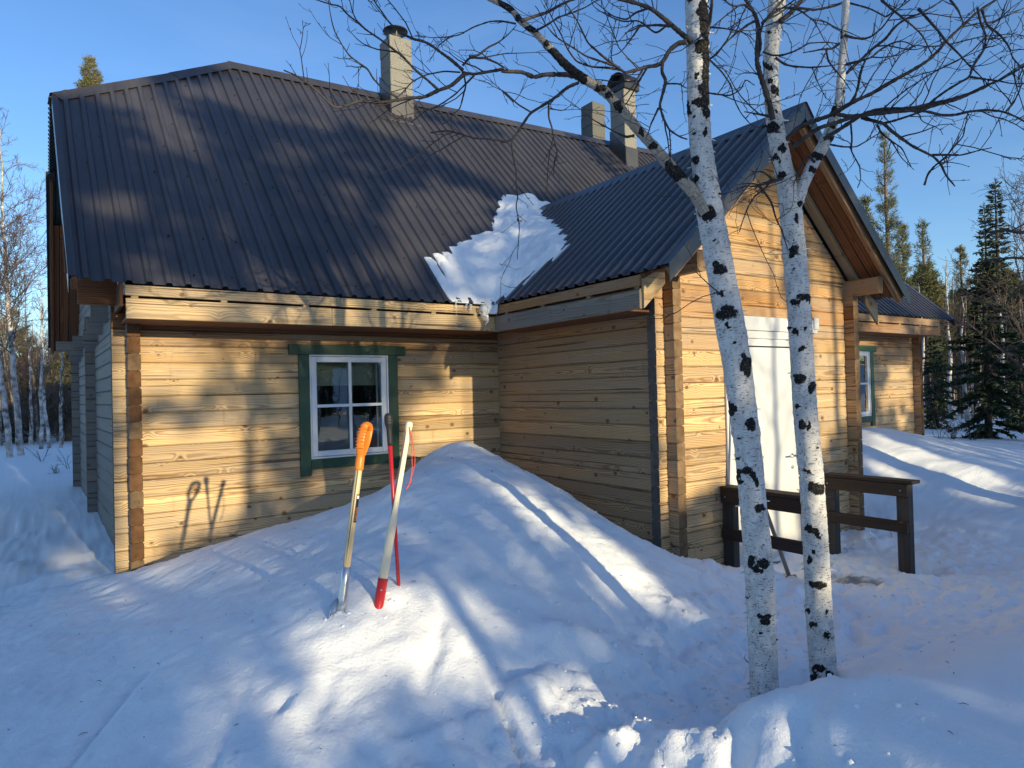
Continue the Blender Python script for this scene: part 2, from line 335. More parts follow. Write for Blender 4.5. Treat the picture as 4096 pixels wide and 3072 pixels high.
def snow_mat(name='snow'):
    t = NT(name); c = t.coord('Object'); a = t.noise(c, 5, 5, 0.6); f = t.noise(c, 55, 4, 0.65); g = t.noise(c, 420, 2, 0.6)
    at = t.node('ShaderNodeAttribute', attribute_name='dirt'); dn = t.noise(t.coord('Object', (1, 2.2, 1)), 7, 5, 0.7)
    col = t.mix(t.ramp(a, [(0.3, 0), (0.7, 1)]), (0.86, 0.875, 0.90), (0.90, 0.905, 0.91))
    dm = t.ramp(t.math('ADD', at.outputs['Fac'], t.math('MULTIPLY_ADD', dn, 0.9, -0.55)), [(0.42, 0), (0.66, 1)])
    col = t.mix(t.math('MULTIPLY', dm, at.outputs['Fac']), col, t.mix(f, (0.035, 0.027, 0.02), (0.16, 0.13, 0.10)))
    t.set(col, 0.55, 0, 0.3)
    t.b.inputs['Subsurface Weight'].default_value = 0.0
    t.bump(t.math('ADD', t.math('MULTIPLY', f, 0.75), t.math('MULTIPLY', g, 0.25)), 0.6, 0.014); return t.m
M_SNOW = snow_mat()
def ice_mat():
    t = NT('ice'); t.b.inputs['Transmission Weight'].default_value = 0.6; t.b.inputs['IOR'].default_value = 1.31
    t.set((0.93, 0.96, 0.98), 0.08, 0, 0.5); t.bump(t.noise(t.coord('Object'), 30, 2), 0.4, 0.01); return t.m
M_ICE = ice_mat()
def bark_mat(name='birch_bark', ca=(0.70, 0.675, 0.635), cb=(0.40, 0.385, 0.37)):
    t = NT(name); c = t.coord('Object'); at = t.node('ShaderNodeAttribute', attribute_name='dark'); u = t.node('ShaderNodeAttribute', attribute_name='ringuv')
    mp = t.node('ShaderNodeMapping'); mp.inputs['Scale'].default_value = (2.6, 150.0, 1.0); t.l(u.outputs['Vector'], mp.inputs[0])
    len_ = t.noise(mp.outputs[0], 1.0, 2, 0.6)
    mp2 = t.node('ShaderNodeMapping'); mp2.inputs['Scale'].default_value = (1.3, 14.0, 1.0); t.l(u.outputs['Vector'], mp2.inputs[0])
    band = t.noise(mp2.outputs[0], 1.0, 4, 0.65); fine = t.noise(c, 75, 4, 0.7)
    col = t.mix(t.ramp(band, [(0.3, 0), (0.72, 1)]), ca, cb)
    col = t.mix(t.ramp(t.noise(c, 6, 3), [(0.55, 0), (0.8, 0.35)]), col, (0.55, 0.45, 0.33))
    col = t.mix(t.ramp(len_, [(0.605, 0), (0.64, 0.9)]), col, (0.045, 0.038, 0.035))
    mp3 = t.node('ShaderNodeMapping'); mp3.inputs['Scale'].default_value = (3.2, 34.0, 1.0); t.l(u.outputs['Vector'], mp3.inputs[0]); sc_ = t.noise(mp3.outputs[0], 1.0, 4, 0.7)
    col = t.mix(t.ramp(sc_, [(0.57, 0), (0.66, 0.8)]), col, (0.10, 0.09, 0.085))
    d = t.math('ADD', at.outputs['Fac'], t.math('MULTIPLY_ADD', fine, 1.5, -0.78))
    dm = t.ramp(d, [(0.42, 0), (0.60, 1)])
    lich = t.mix(t.ramp(t.noise(c, 130, 2), [(0.55, 0), (0.72, 1)]), (0.010, 0.009, 0.009), (0.085, 0.088, 0.078))
    col = t.mix(dm, col, lich)
    t.set(col, 0.75, 0, 0.2); t.bump(t.math('ADD', t.math('MULTIPLY', len_, -0.3), t.math('ADD', t.math('MULTIPLY', dm, t.math('MULTIPLY', fine, 2.0)), t.math('MULTIPLY', band, 0.5))), 0.6, 0.008); return t.m
M_BARK = bark_mat(); M_LBARK = bark_mat('limb_bark', (0.42, 0.37, 0.31), (0.20, 0.155, 0.12))
M_TWIG = plain('birch_twig', (0.022, 0.016, 0.016), 0.6, var=0.3, vscale=20)
M_LIMB = plain('birch_limb', (0.040, 0.032, 0.028), 0.75, var=0.8, vscale=18, bump=0.8)
M_FTWIG = plain('far_twig', (0.085, 0.060, 0.050), 0.8, var=0.25)
M_FBARK = plain('far_birch_bark', (0.38, 0.35, 0.33), 0.8, var=0.85, vscale=7)
M_STRUNK = plain('spruce_trunk', (0.055, 0.042, 0.034), 0.9, var=0.4, vscale=9)
M_MBARK = plain('wood_bark', (0.25, 0.22, 0.20), 0.85, var=0.8, vscale=5)
M_PTRUNK = plain('pine_trunk', (0.16, 0.105, 0.07), 0.9, var=0.4, vscale=9, bump=0.6)
def needle_mat(name, a, b):
    t = NT(name); c = t.coord('Object', rand=20.0); n = t.noise(c, 1.3, 3); t.set(t.mix(t.ramp(n, [(0.3, 0), (0.7, 1)]), a, b), 0.6, 0, 0.3); return t.m
M_PINE = needle_mat('pine_needles', (0.10, 0.11, 0.038), (0.155, 0.14, 0.058))
M_SPRUCE = needle_mat('spruce_needles', (0.026, 0.044, 0.020), (0.055, 0.072, 0.030))

# ------------------------------------------------------------------ snow ground: one sheet to the horizon
def GY(x, y, py): w = on_y(x, y, py); return tuple(w)
def GZ(x, y, pz): w = on_z(x, y, pz); return tuple(w)
ctrl = []
# low crest in front of the main wall, rising to the heap in the corner
for (x, y, py) in [(252, 1242, -0.10), (315, 1226, -0.35), (405, 1192, -0.55), (540, 1152, -0.7), (640, 1122, -0.8), (755, 1092, -0.9), (830, 1042, -1.0), (880, 1012, -1.0), (940, 962, -1.0), (1000, 934, -1.0),
                   (1045, 958, -1.0), (1085, 996, -1.1), (1150, 1036, -1.4), (1210, 1066, -1.75), (1290, 1108, -2.2), (1350, 1142, -2.5), (1420, 1176, -2.75), (1490, 1214, -2.9), (1570, 1226, -3.0)]:
    ctrl.append(GY(x, y, py))
# melted trough against the walls
ctrl += [(-3.2, 0, 0.14), (-2.6, 0, 0.24), (-2.0, 0, 0.32), (-1.4, 0, 0.52), (-0.8, -0.05, 0.72), (-0.02, -0.02, 0.72), (-0.02, -0.7, 0.52), (-0.02, -1.3, 0.38), (-0.02, -1.9, 0.24), (-0.02, -2.35, 0.13), (-0.15, -2.5, 0.10), (0.3, -2.5, 0.05), (0.6, -2.5, -0.02)]
# flank of the heap and the place where the tools stand
ctrl += [(-2.72, -3.12, 0.58), (-2.85, -3.2, 0.52), (-3.02, -3.16, 0.545), (-2.2, -2.1, 0.80), (-1.6, -1.7, 0.98), (-2.5, -1.9, 0.62), (-3.2, -2.2, 0.42), (-1.7, -2.7, 0.66), (-1.0, -2.4, 0.62), (-0.6, -1.9, 0.72), (-2.2, -3.2, 0.50), (-1.7, -3.3, 0.33), (-1.1, -3.1, 0.30),
         (-0.5, -2.8, 0.28), (0.0, -3.1, 0.10), (0.2, -2.85, 0.12), (0.5, -3.2, 0.02), (-3.6, -1.5, 0.30), (-3.9, -0.9, 0.20)]
ctrl += [(-3.55, -3.2, 0.42), (-4.2, -2.6, 0.24), (-3.3, -3.8, 0.24), (-2.6, -3.75, 0.22), (-2.1, -3.85, 0.10), (-4.3, -3.6, 0.16), (-5.2, -2.6, 0.12), (-5.2, -4.2, 0.06), (-4.2, -4.4, 0.03), (-3.4, -4.4, 0.02), (-2.6, -4.35, 0.0), (-2.2, -5.0, -0.02), (-3.2, -5.2, 0.0), (-4.2, -5.6, 0.02), (-5.5, -5.6, 0.05)]
# path to the door, landing, ground to the right of it
ctrl += [(-1.6, -3.9, -0.02), (-1.0, -3.7, -0.04), (-0.3, -3.6, -0.06), (0.5, -3.7, -0.10), (1.0, -3.3, -0.13), (1.4, -2.7, -0.14), (1.9, -2.7, -0.13), (1.9, -3.5, -0.13), (1.2, -4.0, -0.10), (0.2, -4.2, -0.06), (2.4, -3.6, -0.10), (2.4, -2.65, -0.05), (3.0, -2.55, 0.0), (2.9, -3.3, 0.0), (3.6, -3.4, 0.08), (2.0, -4.4, -0.06), (3.5, -4.6, 0.0), (5.0, -4.0, 0.12)]
# big drift in front of the annex
ctrl += [(3.05, -1.3, 0.72), (4.0, -1.2, 0.88), (5.2, -1.2, 0.90), (6.3, -1.15, 0.85), (7.4, -1.1, 0.70), (8.4, -1.0, 0.52), (9.6, -1.2, 0.42), (11.5, -1.0, 0.36), (3.1, -2.0, 0.36), (4.0, -2.2, 0.48), (5.5, -2.3, 0.52), (7.0, -2.4, 0.42), (9.0, -2.6, 0.3), (3.6, -2.8, 0.20), (6.5, -3.4, 0.28), (9, -4.2, 0.22), (3, -0.4, 0.6), (6, -0.6, 0.8)]
# bank in the foreground right, hiding the birch feet
for (x, y, pz) in [(1400, 1612, 0.13), (1500, 1566, 0.20), (1600, 1530, 0.26), (1680, 1512, 0.29), (1800, 1468, 0.34), (1900, 1464, 0.36), (2020, 1468, 0.34), (2130, 1440, 0.36), (2205, 1520, 0.40)]: ctrl.append(GZ(x, y, pz))
ctrl += [(-1.5, -4.40, 0.00), (-1.12, -4.46, 0.06), (-1.8, -4.3, -0.06), (-2.0, -4.55, -0.03), (-0.8, -4.15, -0.02), (-0.5, -4.5, 0.10), (0.2, -4.75, 0.10), (-2.3, -4.9, 0.10), (-2.4, -5.3, 0.16), (-1.9, -5.1, 0.36), (-1.4, -5.2, 0.42), (-0.8, -5.2, 0.44), (-0.2, -5.3, 0.40), (0.6, -5.3, 0.3), (-1.5, -5.8, 0.45), (-3.0, -5.8, 0.1), (0, -6.2, 0.4), (2, -5.6, 0.2)]
# left yard and the open ground behind the house
ctrl += [(-4.3, 0.1, 0.08), (-4.2, 1.5, 0.14), (-4.3, 3.2, 0.24), (-4.5, 6, 0.22), (-5.5, 0.3, 0.03), (-6.5, -1.5, 0.04), (-8, -3, 0.10), (-6, 3, 0.14), (-7, 7, 0.25), (-5, 10, 0.36), (-9, 2, 0.22), (-8, 12, 0.32), (-4.2, 14, 0.42), (-12, 6, 0.2), (-14, 16, 0.2), (-10, 20, 0.1), (-3, 20, 0.1)]
ctrl += [(0, 3, 0.2), (4, 3, 0.3), (8, 3, 0.4), (0, 8, 0.3), (6, 9, 0.4), (14, 2, 0.35), (14, -5, 0.3), (20, 4, 0.35), (20, -6, 0.4), (12, 12, 0.3), (26, 10, 0.2), (-14, -6, 0.1), (-6, -9, 0.1), (0, -9, 0.3), (6, -8, 0.3), (0, -14, 0.2), (-10, -14, 0.1), (12, -12, 0.3)]
for a in range(0, 360, 30):
    ctrl.append((40 * math.cos(math.radians(a)), 40 * math.sin(math.radians(a)), 0.1))
    ctrl.append((140 * math.cos(math.radians(a)), 140 * math.sin(math.radians(a)), 0.0))
ctrl = np.array(ctrl)
LIP = [GZ(1400, 1612, 0.13), GZ(1500, 1566, 0.20), GZ(1600, 1530, 0.26), GZ(1680, 1512, 0.29), GZ(1800, 1468, 0.34), GZ(1900, 1464, 0.36)]
def tps_fit(c):
    d = np.linalg.norm(c[:, None, :2] - c[None, :, :2], axis=2); Kc = d                  # linear kernel: taut, no overshoot far out
    Kc = Kc - 0.05 * np.exp(-(d / 0.5) ** 2)
    n = len(c); A = np.zeros((n + 1, n + 1)); A[:n, :n] = Kc + np.eye(n) * 0.004; A[:n, n] = 1; A[n, :n] = 1
    return np.linalg.solve(A, np.append(c[:, 2], 0))
TW = tps_fit(ctrl)
def tps_eval(x, y):
    r = np.full(x.shape, TW[-1])
    for (cx, cyy, _), w in zip(ctrl, TW[:-1]):
        d = np.sqrt((x - cx) ** 2 + (y - cyy) ** 2 + 0.012); r = r + w * d
    return r
def grow(a, b, step, far, k):
    mid = list(np.arange(a, b, step)); lo = []; s = step; x = a
    while x > -far: s *= k; x -= s; lo.append(x)
    hi = []; s = step; x = mid[-1]
    while x < far: s *= k; x += s; hi.append(x)
    return np.array(lo[::-1] + mid + hi)
def gauss(x, y, cx, cy2, sx, sy2, ang=0.0):
    c, s = math.cos(ang), math.sin(ang); u = (x - cx) * c + (y - cy2) * s; v = -(x - cx) * s + (y - cy2) * c
    return np.exp(-(u / sx) ** 2 - (v / sy2) ** 2)
def ground_height(x, y, detail=True):
    z = tps_eval(x, y)
    p = np.stack([x, y], -1)
    near = np.exp(-((np.maximum(np.hypot(x + 1.5, y + 3) - 6, 0)) / 6) ** 2)
    z = z + 0.035 * fbm(p * 1.1, 3, 3) * (0.4 + 0.6 * near)
    if not detail: return z
    path = np.clip(sstep(0.36, 0.10, z) * sstep(-6.5, -5.6, y) * sstep(-1.6, -2.6, y) * sstep(-5.0, -3.2, x) * sstep(4.0, 2.2, x), 0, 1)
    bank = sstep(0.2, 0.34, z) * sstep(-4.2, -4.6, y) * sstep(-2.9, -2.3, x)
    # wind and melt ripples on the heap, trampled crumbs on the path
    rip = fbm(np.stack([x * 3.2 + y * 1.2, y * 8 - x * 2.4], -1), 3, 11)
    z = z + near * (1 - path) * (1 - 0.75 * bank) * 0.008 * rip
    crumb = fbm(p * 11, 4, 23, 0.6)
    z = z + near * path * (0.017 * crumb + 0.026 * np.abs(fbm(p * 4.2, 3, 31)))
    z = z + near * 0.0045 * fbm(p * 30, 3, 41) * (1 - 0.5 * bank)
    # packed ridges thrown up along the path, footprints, cracks
    for cx, cy2, sx, sy2, ang, h in [(-2.5, -4.35, 0.9, 0.07, 0.15, 0.06), (-2.9, -4.75, 0.5, 0.05, 0.35, 0.05), (-2.3, -5.05, 0.6, 0.06, 0.2, 0.05), (-1.0, -3.75, 0.8, 0.08, 0.25, 0.04),
                                     (-2.45, -3.85, 0.22, 0.10, 0.3, 0.07), (-1.95, -3.6, 0.30, 0.12, -0.3, 0.09), (-0.9, -3.45, 0.22, 0.14, 0.1, 0.07), (0.4, -3.15, 0.3, 0.1, -0.5, 0.05),
                                     (-4.45, 0.95, 0.16, 0.2, 0.5, 0.05), (-4.2, 0.35, 0.22, 0.12, 0.2, 0.05), (2.55, -2.75, 0.2, 0.14, 0.6, 0.10), (2.75, -2.95, 0.15, 0.1, 0.2, 0.06)]:
        z = z + h * gauss(x, y, cx, cy2, sx, sy2, ang)
    for cx, cy2, sx, sy2, ang, h in [(-3.42, -3.55, 0.06, 0.03, 0.9, 0.04), (-3.30, -3.62, 0.11, 0.05, 0.9, 0.045), (-3.05, -3.85, 0.05, 0.03, 0.4, 0.05), (-2.42, -3.72, 0.20, 0.07, 0.5, 0.04), (-2.62, -4.02, 0.012, 0.22, -0.25, 0.06),
                                     (-3.75, -3.75, 0.025, 0.5, -0.55, 0.025), (-2.75, -3.55, 0.04, 0.3, -0.7, 0.04), (-1.35, -4.30, 0.12, 0.1, 0, 0.05), (-1.02, -4.36, 0.12, 0.1, 0, 0.06), (2.12, -3.5, 0.12, 0.14, 0, 0.10), (1.96, -3.42, 0.05, 0.05, 0, 0.04),
                                     (-1.75, -2.9, 0.05, 0.4, -0.9, 0.03), (-4.1, -3.3, 0.02, 0.4, -0.6, 0.035)]:
        z = z - h * gauss(x, y, cx, cy2, sx, sy2, ang)
    yard = gauss(x, y, -4.9, 1.4, 1.0, 2.2); z = z + yard * (0.014 * crumb + 0.012 * np.abs(fbm(p * 3.6, 3, 57)))
    # rounded lip of the foreground bank
    for q in range(len(LIP) - 1):
        a_, b_ = LIP[q], LIP[q + 1]; e0, e1 = b_[0] - a_[0], b_[1] - a_[1]; tt = np.clip(((x - a_[0]) * e0 + (y - a_[1]) * e1) / (e0 * e0 + e1 * e1), 0, 1); dd = np.hypot(x - a_[0] - tt * e0, y - a_[1] - tt * e1); z = np.where(np.abs(dd) < 0.6, z + 0.045 * np.exp(-(dd / 0.16) ** 2) * 0.6, z)
    if True:                                                     # boot prints up the path
        rs = np.random.RandomState(4)
        for k in range(34):
            t = k / 33.0; cx = -3.4 + t * 4.6 + rs.normal(0, 0.16); cy2 = -5.5 + t * 2.2 + rs.normal(0, 0.16); a = 0.45 + rs.normal(0, 0.25)
            z = z - 0.042 * np.exp(-(((x - cx) * math.cos(a) + (y - cy2) * math.sin(a)) / 0.13) ** 4 - ((-(x - cx) * math.sin(a) + (y - cy2) * math.cos(a)) / 0.05) ** 4)
    return z
gx = grow(-5.0, 3.2, 0.021, 170, 1.09); gy = grow(-6.1, -0.1, 0.021, 170, 1.09)
GX, GYY = np.meshgrid(gx, gy)
GH = ground_height(GX, GYY)
far_r = np.hypot(GX, GYY); GH = GH - 0.0006 * np.maximum(far_r - 30, 0) ** 1.3 + 7.0 * sstep(-48, -95, GYY)  # last term: unseen hill behind the viewpoint, added to block the bright low horizon
nx, ny = len(gx), len(gy)
idx = np.arange(nx * ny).reshape(ny, nx)
gf = np.stack([idx[:-1, :-1], idx[:-1, 1:], idx[1:, 1:], idx[1:, :-1]], -1).reshape(-1, 4)
gm = np_mesh('snow_ground', np.stack([GX, GYY, GH], -1).reshape(-1, 3), gf, M_SNOW)
dirt = np.clip(np.maximum(0.80 * gauss(GX, GYY, 1.45, -3.25, 0.30, 0.42, 0.2), np.maximum(0.9 * gauss(GX, GYY, 1.62, -2.80, 0.20, 0.20), 0.75 * gauss(GX, GYY, 1.0, -2.95, 0.36, 0.30, -0.4))), 0, 1)
dirt = np.maximum(dirt, 0.35 * gauss(GX, GYY, 2.6, -2.7, 0.3, 0.16))
at = gm.attributes.new('dirt', 'FLOAT', 'POINT'); at.data.foreach_set('value', dirt.ravel().astype(np.float32))
ground = link('snow_ground', gm); ground['kind'] = 'structure'; ground['label'] = 'snow covered yard with shovelled heap, path and foreground bank'
def gh(x, y): return float(ground_height(np.array([x]), np.array([y]))[0])

# ------------------------------------------------------------------ the log cabin
cabin = empty('log_cabin', (-1.0, 3.0, 0.2))
tag(cabin, 'pale log cabin with brown ribbed metal roof, porch wing and green framed windows', 'cabin')
OFF = Vector((-1.0, 3.0, 0.2))
def part(o, parent=None):
    """parent a world-placed part (or sub-part) without moving it"""
    p = parent or cabin
    o.parent = p
    base = OFF if p is cabin else Vector((0, 0, 0))
    if p is cabin: o.location = Vector(o.location) - base
    return o
def sub(o, p):
    """sub-part of a part: keep world position"""
    po = Vector(p.location) + OFF
    o.parent = p
    q = Matrix.Rotation(-p.rotation_euler[2], 4, 'Z') @ (Vector(o.location) - po).to_4d()
    o.location = q.to_3d(); o.rotation_euler[2] -= p.rotation_euler[2]
    return o
RH, TH, ST = 0.14, 0.096, 0.101
rl = random.Random(11)
def log_profile(t=TH, h=RH):
    a = h / 2 - 0.0115; c = 0.0095; q = h / 2 - 0.0018
    return [(0, -a), (0.0012, -a * 0.5), (0, 0.0), (0.0012, a * 0.5), (0, a), (c, q), (0.028, q), (0.032, q + 0.006), (t - 0.032, q + 0.006), (t - 0.028, q), (t - c, q), (t, a), (t, -a), (t - c, -q), (c, -q)]
def log(x0, x1, o, rotz=0.0, mats=None, x0t=None, x1t=None, t=TH, h=RH, name='log'):
    """a log running along local x from x0 to x1; local y goes inwards from the outer face; x0t, x1t: ends at the top edge"""
    pr = log_profile(t, h); n = len(pr); v = []
    x0t = x0 if x0t is None else x0t; x1t = x1 if x1t is None else x1t
    j = rl.uniform(-0.0018, 0.0018)
    for xa, xb in ((x0, x0t), (x1, x1t)):
        for d, z in pr: v.append((xa + (xb - xa) * (z / h + 0.5), d + j, z))
    mb = MB(); mb.add(v, [(i, n + i, n + (i + 1) % n, (i + 1) % n) for i in range(n)], 0); mb.add(v, [list(range(n)), [n + i for i in range(n)][::-1]], 1)
    me_o = mb.build(name, mats or [M_LOG, M_END], None, o, rotz)
    bm = bmesh.new(); bm.from_mesh(me_o.data); bmesh.ops.remove_doubles(bm, verts=bm.verts, dist=1e-5); bmesh.ops.recalc_face_normals(bm, faces=bm.faces); bm.to_mesh(me_o.data); bm.free()
    return part(me_o)
ZT = 2.0                                        # height of joint 0
# main front wall, outer face y = 0
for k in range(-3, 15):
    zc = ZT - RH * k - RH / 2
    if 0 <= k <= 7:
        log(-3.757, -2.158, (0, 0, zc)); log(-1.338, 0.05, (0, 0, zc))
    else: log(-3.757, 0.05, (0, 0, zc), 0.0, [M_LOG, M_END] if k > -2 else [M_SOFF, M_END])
# left gable wall: joints half a log lower, ends show as brown end grain in front
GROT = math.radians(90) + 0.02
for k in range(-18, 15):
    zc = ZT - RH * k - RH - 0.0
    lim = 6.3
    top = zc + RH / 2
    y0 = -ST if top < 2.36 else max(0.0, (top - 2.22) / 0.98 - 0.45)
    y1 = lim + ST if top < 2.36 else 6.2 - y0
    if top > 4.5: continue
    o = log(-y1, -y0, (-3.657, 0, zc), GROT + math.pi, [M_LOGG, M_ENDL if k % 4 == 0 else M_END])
# cross-wall log ends on the gable side
for yy, xx in ((3.1, -0.062), (6.2, -0.124)):
    for k in range(-4 if yy < 4 else -2, 15):
        log(-3.757 + xx, -3.5 + xx, (0, yy, ZT - RH * k - RH / 2), 0.0, [M_LOGG, M_ENDL])
# joist ends sticking out of the gable wall below the eaves
for (yj, zj) in ((2.62, 2.40), (2.05, 2.47), (1.45, 2.54), (5.7, 2.36), (5.2, 2.42), (4.7, 2.50)):
    log(-3.80 - 0.02 * yj, -3.6, (0, yj, zj - 0.12), 0.0, [M_LOGG, M_ENDL], h=0.17, name='joist_end')
# porch wing: left wall (outer face x = 0), front wall (outer face y = -2.498), right wall
YF = -2.498
WX = 2.833
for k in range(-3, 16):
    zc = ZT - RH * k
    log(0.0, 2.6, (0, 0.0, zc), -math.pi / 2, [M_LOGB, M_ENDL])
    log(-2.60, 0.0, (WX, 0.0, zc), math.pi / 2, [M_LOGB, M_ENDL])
def rake(z): return (z - 2.30) / 0.877 - 0.33     # x where the underside of the left slope reaches height z
for k in range(-13, 16):
    zc = ZT - RH * k - RH / 2; zb, zt = zc - RH / 2, zc + RH / 2
    xa = -ST; xb = WX + ST; xat, xbt = xa, xb
    if zt > 2.42:
        xa, xat = max(rake(zb), 0.0), max(rake(zt), 0.0); xb, xbt = WX - xa, WX - xat
        if xat > WX / 2 - 0.03: continue
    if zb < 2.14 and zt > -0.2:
        log(xa, 0.745, (0, YF, zc), 0, [M_LOG, M_END_SHADE]); log(2.075, xb, (0, YF, zc), 0, [M_LOG, M_ENDL])
    else: log(xa, xb, (0, YF, zc), 0, [M_LOG, M_END_SHADE], xat, xbt)
# annex on the right, outer face y = -0.75
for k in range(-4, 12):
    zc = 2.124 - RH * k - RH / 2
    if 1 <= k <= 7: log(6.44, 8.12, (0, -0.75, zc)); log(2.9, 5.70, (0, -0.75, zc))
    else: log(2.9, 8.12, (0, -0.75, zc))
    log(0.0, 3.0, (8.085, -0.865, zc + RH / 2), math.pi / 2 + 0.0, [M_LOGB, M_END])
# plate logs carrying the porch gable overhang
for x0 in (0.0, 2.737):
    log(0, 0.5, (x0 if x0 > 1 else 0.0, -2.36, 2.535), -math.pi / 2, [M_LOGB, M_ENDL], h=0.165, name='plate_log')

# ---- eaves: fascia boards, packing blocks, soffits
def board(name, x0, x1, y0, y1, z0, z1, mat, parent=None, b=0.003, axis='x'):
    L = x1 - x0; c = ((x0 + x1) / 2, (y0 + y1) / 2, (z0 + z1) / 2)
    hx, hy, hz = (x1 - x0) / 2, (y1 - y0) / 2, (z1 - z0) / 2
    m = MB()
    if axis == 'y':                              # local x along world y
        m.bbox(-hy, hy, -hx, hx, -hz, hz, b); o = m.build(name, mat, None, c, math.pi / 2)
    else: m.bbox(-hx, hx, -hy, hy, -hz, hz, b); o = m.build(name, mat, None, c)
    return part(o, parent) if parent is None else sub(o, parent)
EO = 0.50
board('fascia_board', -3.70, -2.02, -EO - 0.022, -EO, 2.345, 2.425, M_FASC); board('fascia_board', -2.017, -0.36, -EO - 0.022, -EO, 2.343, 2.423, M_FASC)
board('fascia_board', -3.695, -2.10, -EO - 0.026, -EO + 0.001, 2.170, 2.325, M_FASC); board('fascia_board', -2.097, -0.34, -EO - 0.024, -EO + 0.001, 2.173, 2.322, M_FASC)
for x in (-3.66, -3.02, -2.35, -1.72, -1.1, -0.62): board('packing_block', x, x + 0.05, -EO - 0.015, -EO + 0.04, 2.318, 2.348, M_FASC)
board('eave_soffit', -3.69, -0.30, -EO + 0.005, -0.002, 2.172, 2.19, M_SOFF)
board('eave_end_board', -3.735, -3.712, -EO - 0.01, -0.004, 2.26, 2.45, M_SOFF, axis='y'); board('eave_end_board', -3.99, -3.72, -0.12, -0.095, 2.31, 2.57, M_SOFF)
WO = 0.35
board('fascia_board', -WO - 0.022, -WO, -2.60, -0.52, 2.348, 2.435, M_LOGB, axis='y'); board('fascia_board', -WO - 0.025, -WO + 0.001, -2.60, -0.50, 2.166, 2.325, M_FASCG, axis='y')
for y in (-2.58, -2.0, -1.35, -0.75): board('packing_block', -WO - 0.012, -WO + 0.04, y, y + 0.05, 2.32, 2.352, M_LOGB, axis='y')
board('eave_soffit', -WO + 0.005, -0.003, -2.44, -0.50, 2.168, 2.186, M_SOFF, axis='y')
board('fascia_board', 5.3, 7.93, -1.222, -1.20, 2.445, 2.55, M_LOGB); board('fascia_board', 5.3, 7.93, -1.225, -1.199, 2.29, 2.425, M_LOGB)
for x in (5.95, 6.6, 7.25, 7.87): board('packing_block', x, x + 0.05, -1.212, -1.17, 2.42, 2.45, M_FASC)
board('eave_soffit', 5.3, 7.92, -1.195, -0.753, 2.29, 2.31, M_SOFF); board('eave_soffit', 7.935, 8.30, -1.15, 3.0, 2.50, 2.52, M_SOFF)
# sloping end board closing the porch eave
def sheet_prism(name, poly, y0, y1, mat):
    """poly in (x, z), extruded from y0 to y1; origin at its first corner"""
    o = np.array([poly[0][0], 0, poly[0][1]]); n = len(poly)
    v = [(x - o[0], y0, z - o[2]) for x, z in poly] + [(x - o[0], y1, z - o[2]) for x, z in poly]
    m = MB(); m.add(v, [list(range(n)), [n + i for i in range(n)][::-1]] + [(i, n + i, n + (i + 1) % n, (i + 1) % n) for i in range(n)])
    ob = m.build(name, mat, None, (o[0], 0, o[2]))
    bm = bmesh.new(); bm.from_mesh(ob.data); bmesh.ops.recalc_face_normals(bm, faces=bm.faces); bm.to_mesh(ob.data); bm.free()
    return ob
part(sheet_prism('eave_end_board', [(-0.352, 2.168), (-0.11, 2.377), (-0.11, 2.52), (-0.352, 2.40)], -2.624, -2.602, M_FASC))
part(sheet_prism('eave_end_board', [(WX + 0.352, 2.168), (WX + 0.11, 2.377), (WX + 0.11, 2.52), (WX + 0.352, 2.40)], -2.624, -2.602, M_FASC))

# ---- roofs: ribbed sheets
PITCH_R, RIB = 0.137, 0.025
def rib_profile(a, b):
    s = [];  x = a
    while x < b:
        for dx, h in ((0, 0), (0.072, 0), (0.086, 1), (0.120, 1), (0.134, 0)):
            if x + dx < b: s.append((x + dx, h))
        x += PITCH_R
    s.append((b, 0)); return s
def zr(x): return 6.0 + 0.035 * (x + 2.1)
def main_roof(x, y): return 2.44 + (zr(x) - 2.44) * (y + EO + 0.03) / (3.1 + EO + 0.03)
def wing_roof(x, y=0): return 2.445 + 0.877 * (min(x, 2 * 1.4165 - x) + 0.39)
def ribbed(name, prof, line, mat, thick=0.0):
    """prof: (s, rib) list; line(s) -> (bottom point, top point, normal)"""
    v = []; f = []
    for i, (s, h) in enumerate(prof):
        a, b, nn = line(s); a = np.array(a) + np.array(nn) * h * RIB; b = np.array(b) + np.array(nn) * h * RIB
        v += [a, a * 0.5 + b * 0.5, b]
        if i: f += [((i - 1) * 3, i * 3, i * 3 + 1, (i - 1) * 3 + 1), ((i - 1) * 3 + 1, i * 3 + 1, i * 3 + 2, (i - 1) * 3 + 2)]
    m = MB(); m.add(v, f); o = m.build(name, mat)
    sm = o.modifiers.new('thickness', 'SOLIDIFY'); sm.thickness = 0.004; sm.offset = -1
    return o
HX, HY = -2.1, 1.72                              # half hip: ridge starts at HX, verge ends at y = HY
def ytop(x): return 3.1 if x > HX else 3.1 - (HX - x) * (3.1 - HY) / (HX + 4.11)
nrm_main = np.array([0, -0.70, 0.714])
def vx(y): return -4.05 - 0.06 * (y + EO) / 2.2   # left verge leans with the gable wall
R_MAIN = part(ribbed('main_roof', rib_profile(-4.05, 8.42), lambda s: ((s, -EO - 0.03, main_roof(s, -EO - 0.03)), (s - (0.06 if s < HX else 0) * max(0, (HX - s) / 1.95), ytop(s), main_roof(s, ytop(s))), nrm_main), M_ROOF))
def back_line(s): return ((s, 6.73, 2.44), (s, 6.2 - ytop(s), main_roof(s, ytop(s))), np.array([0, 0.7, 0.714]))
part(ribbed('back_roof', rib_profile(-4.14, 8.42), back_line, M_ROOFG))
zh = main_roof(-4.11, HY)
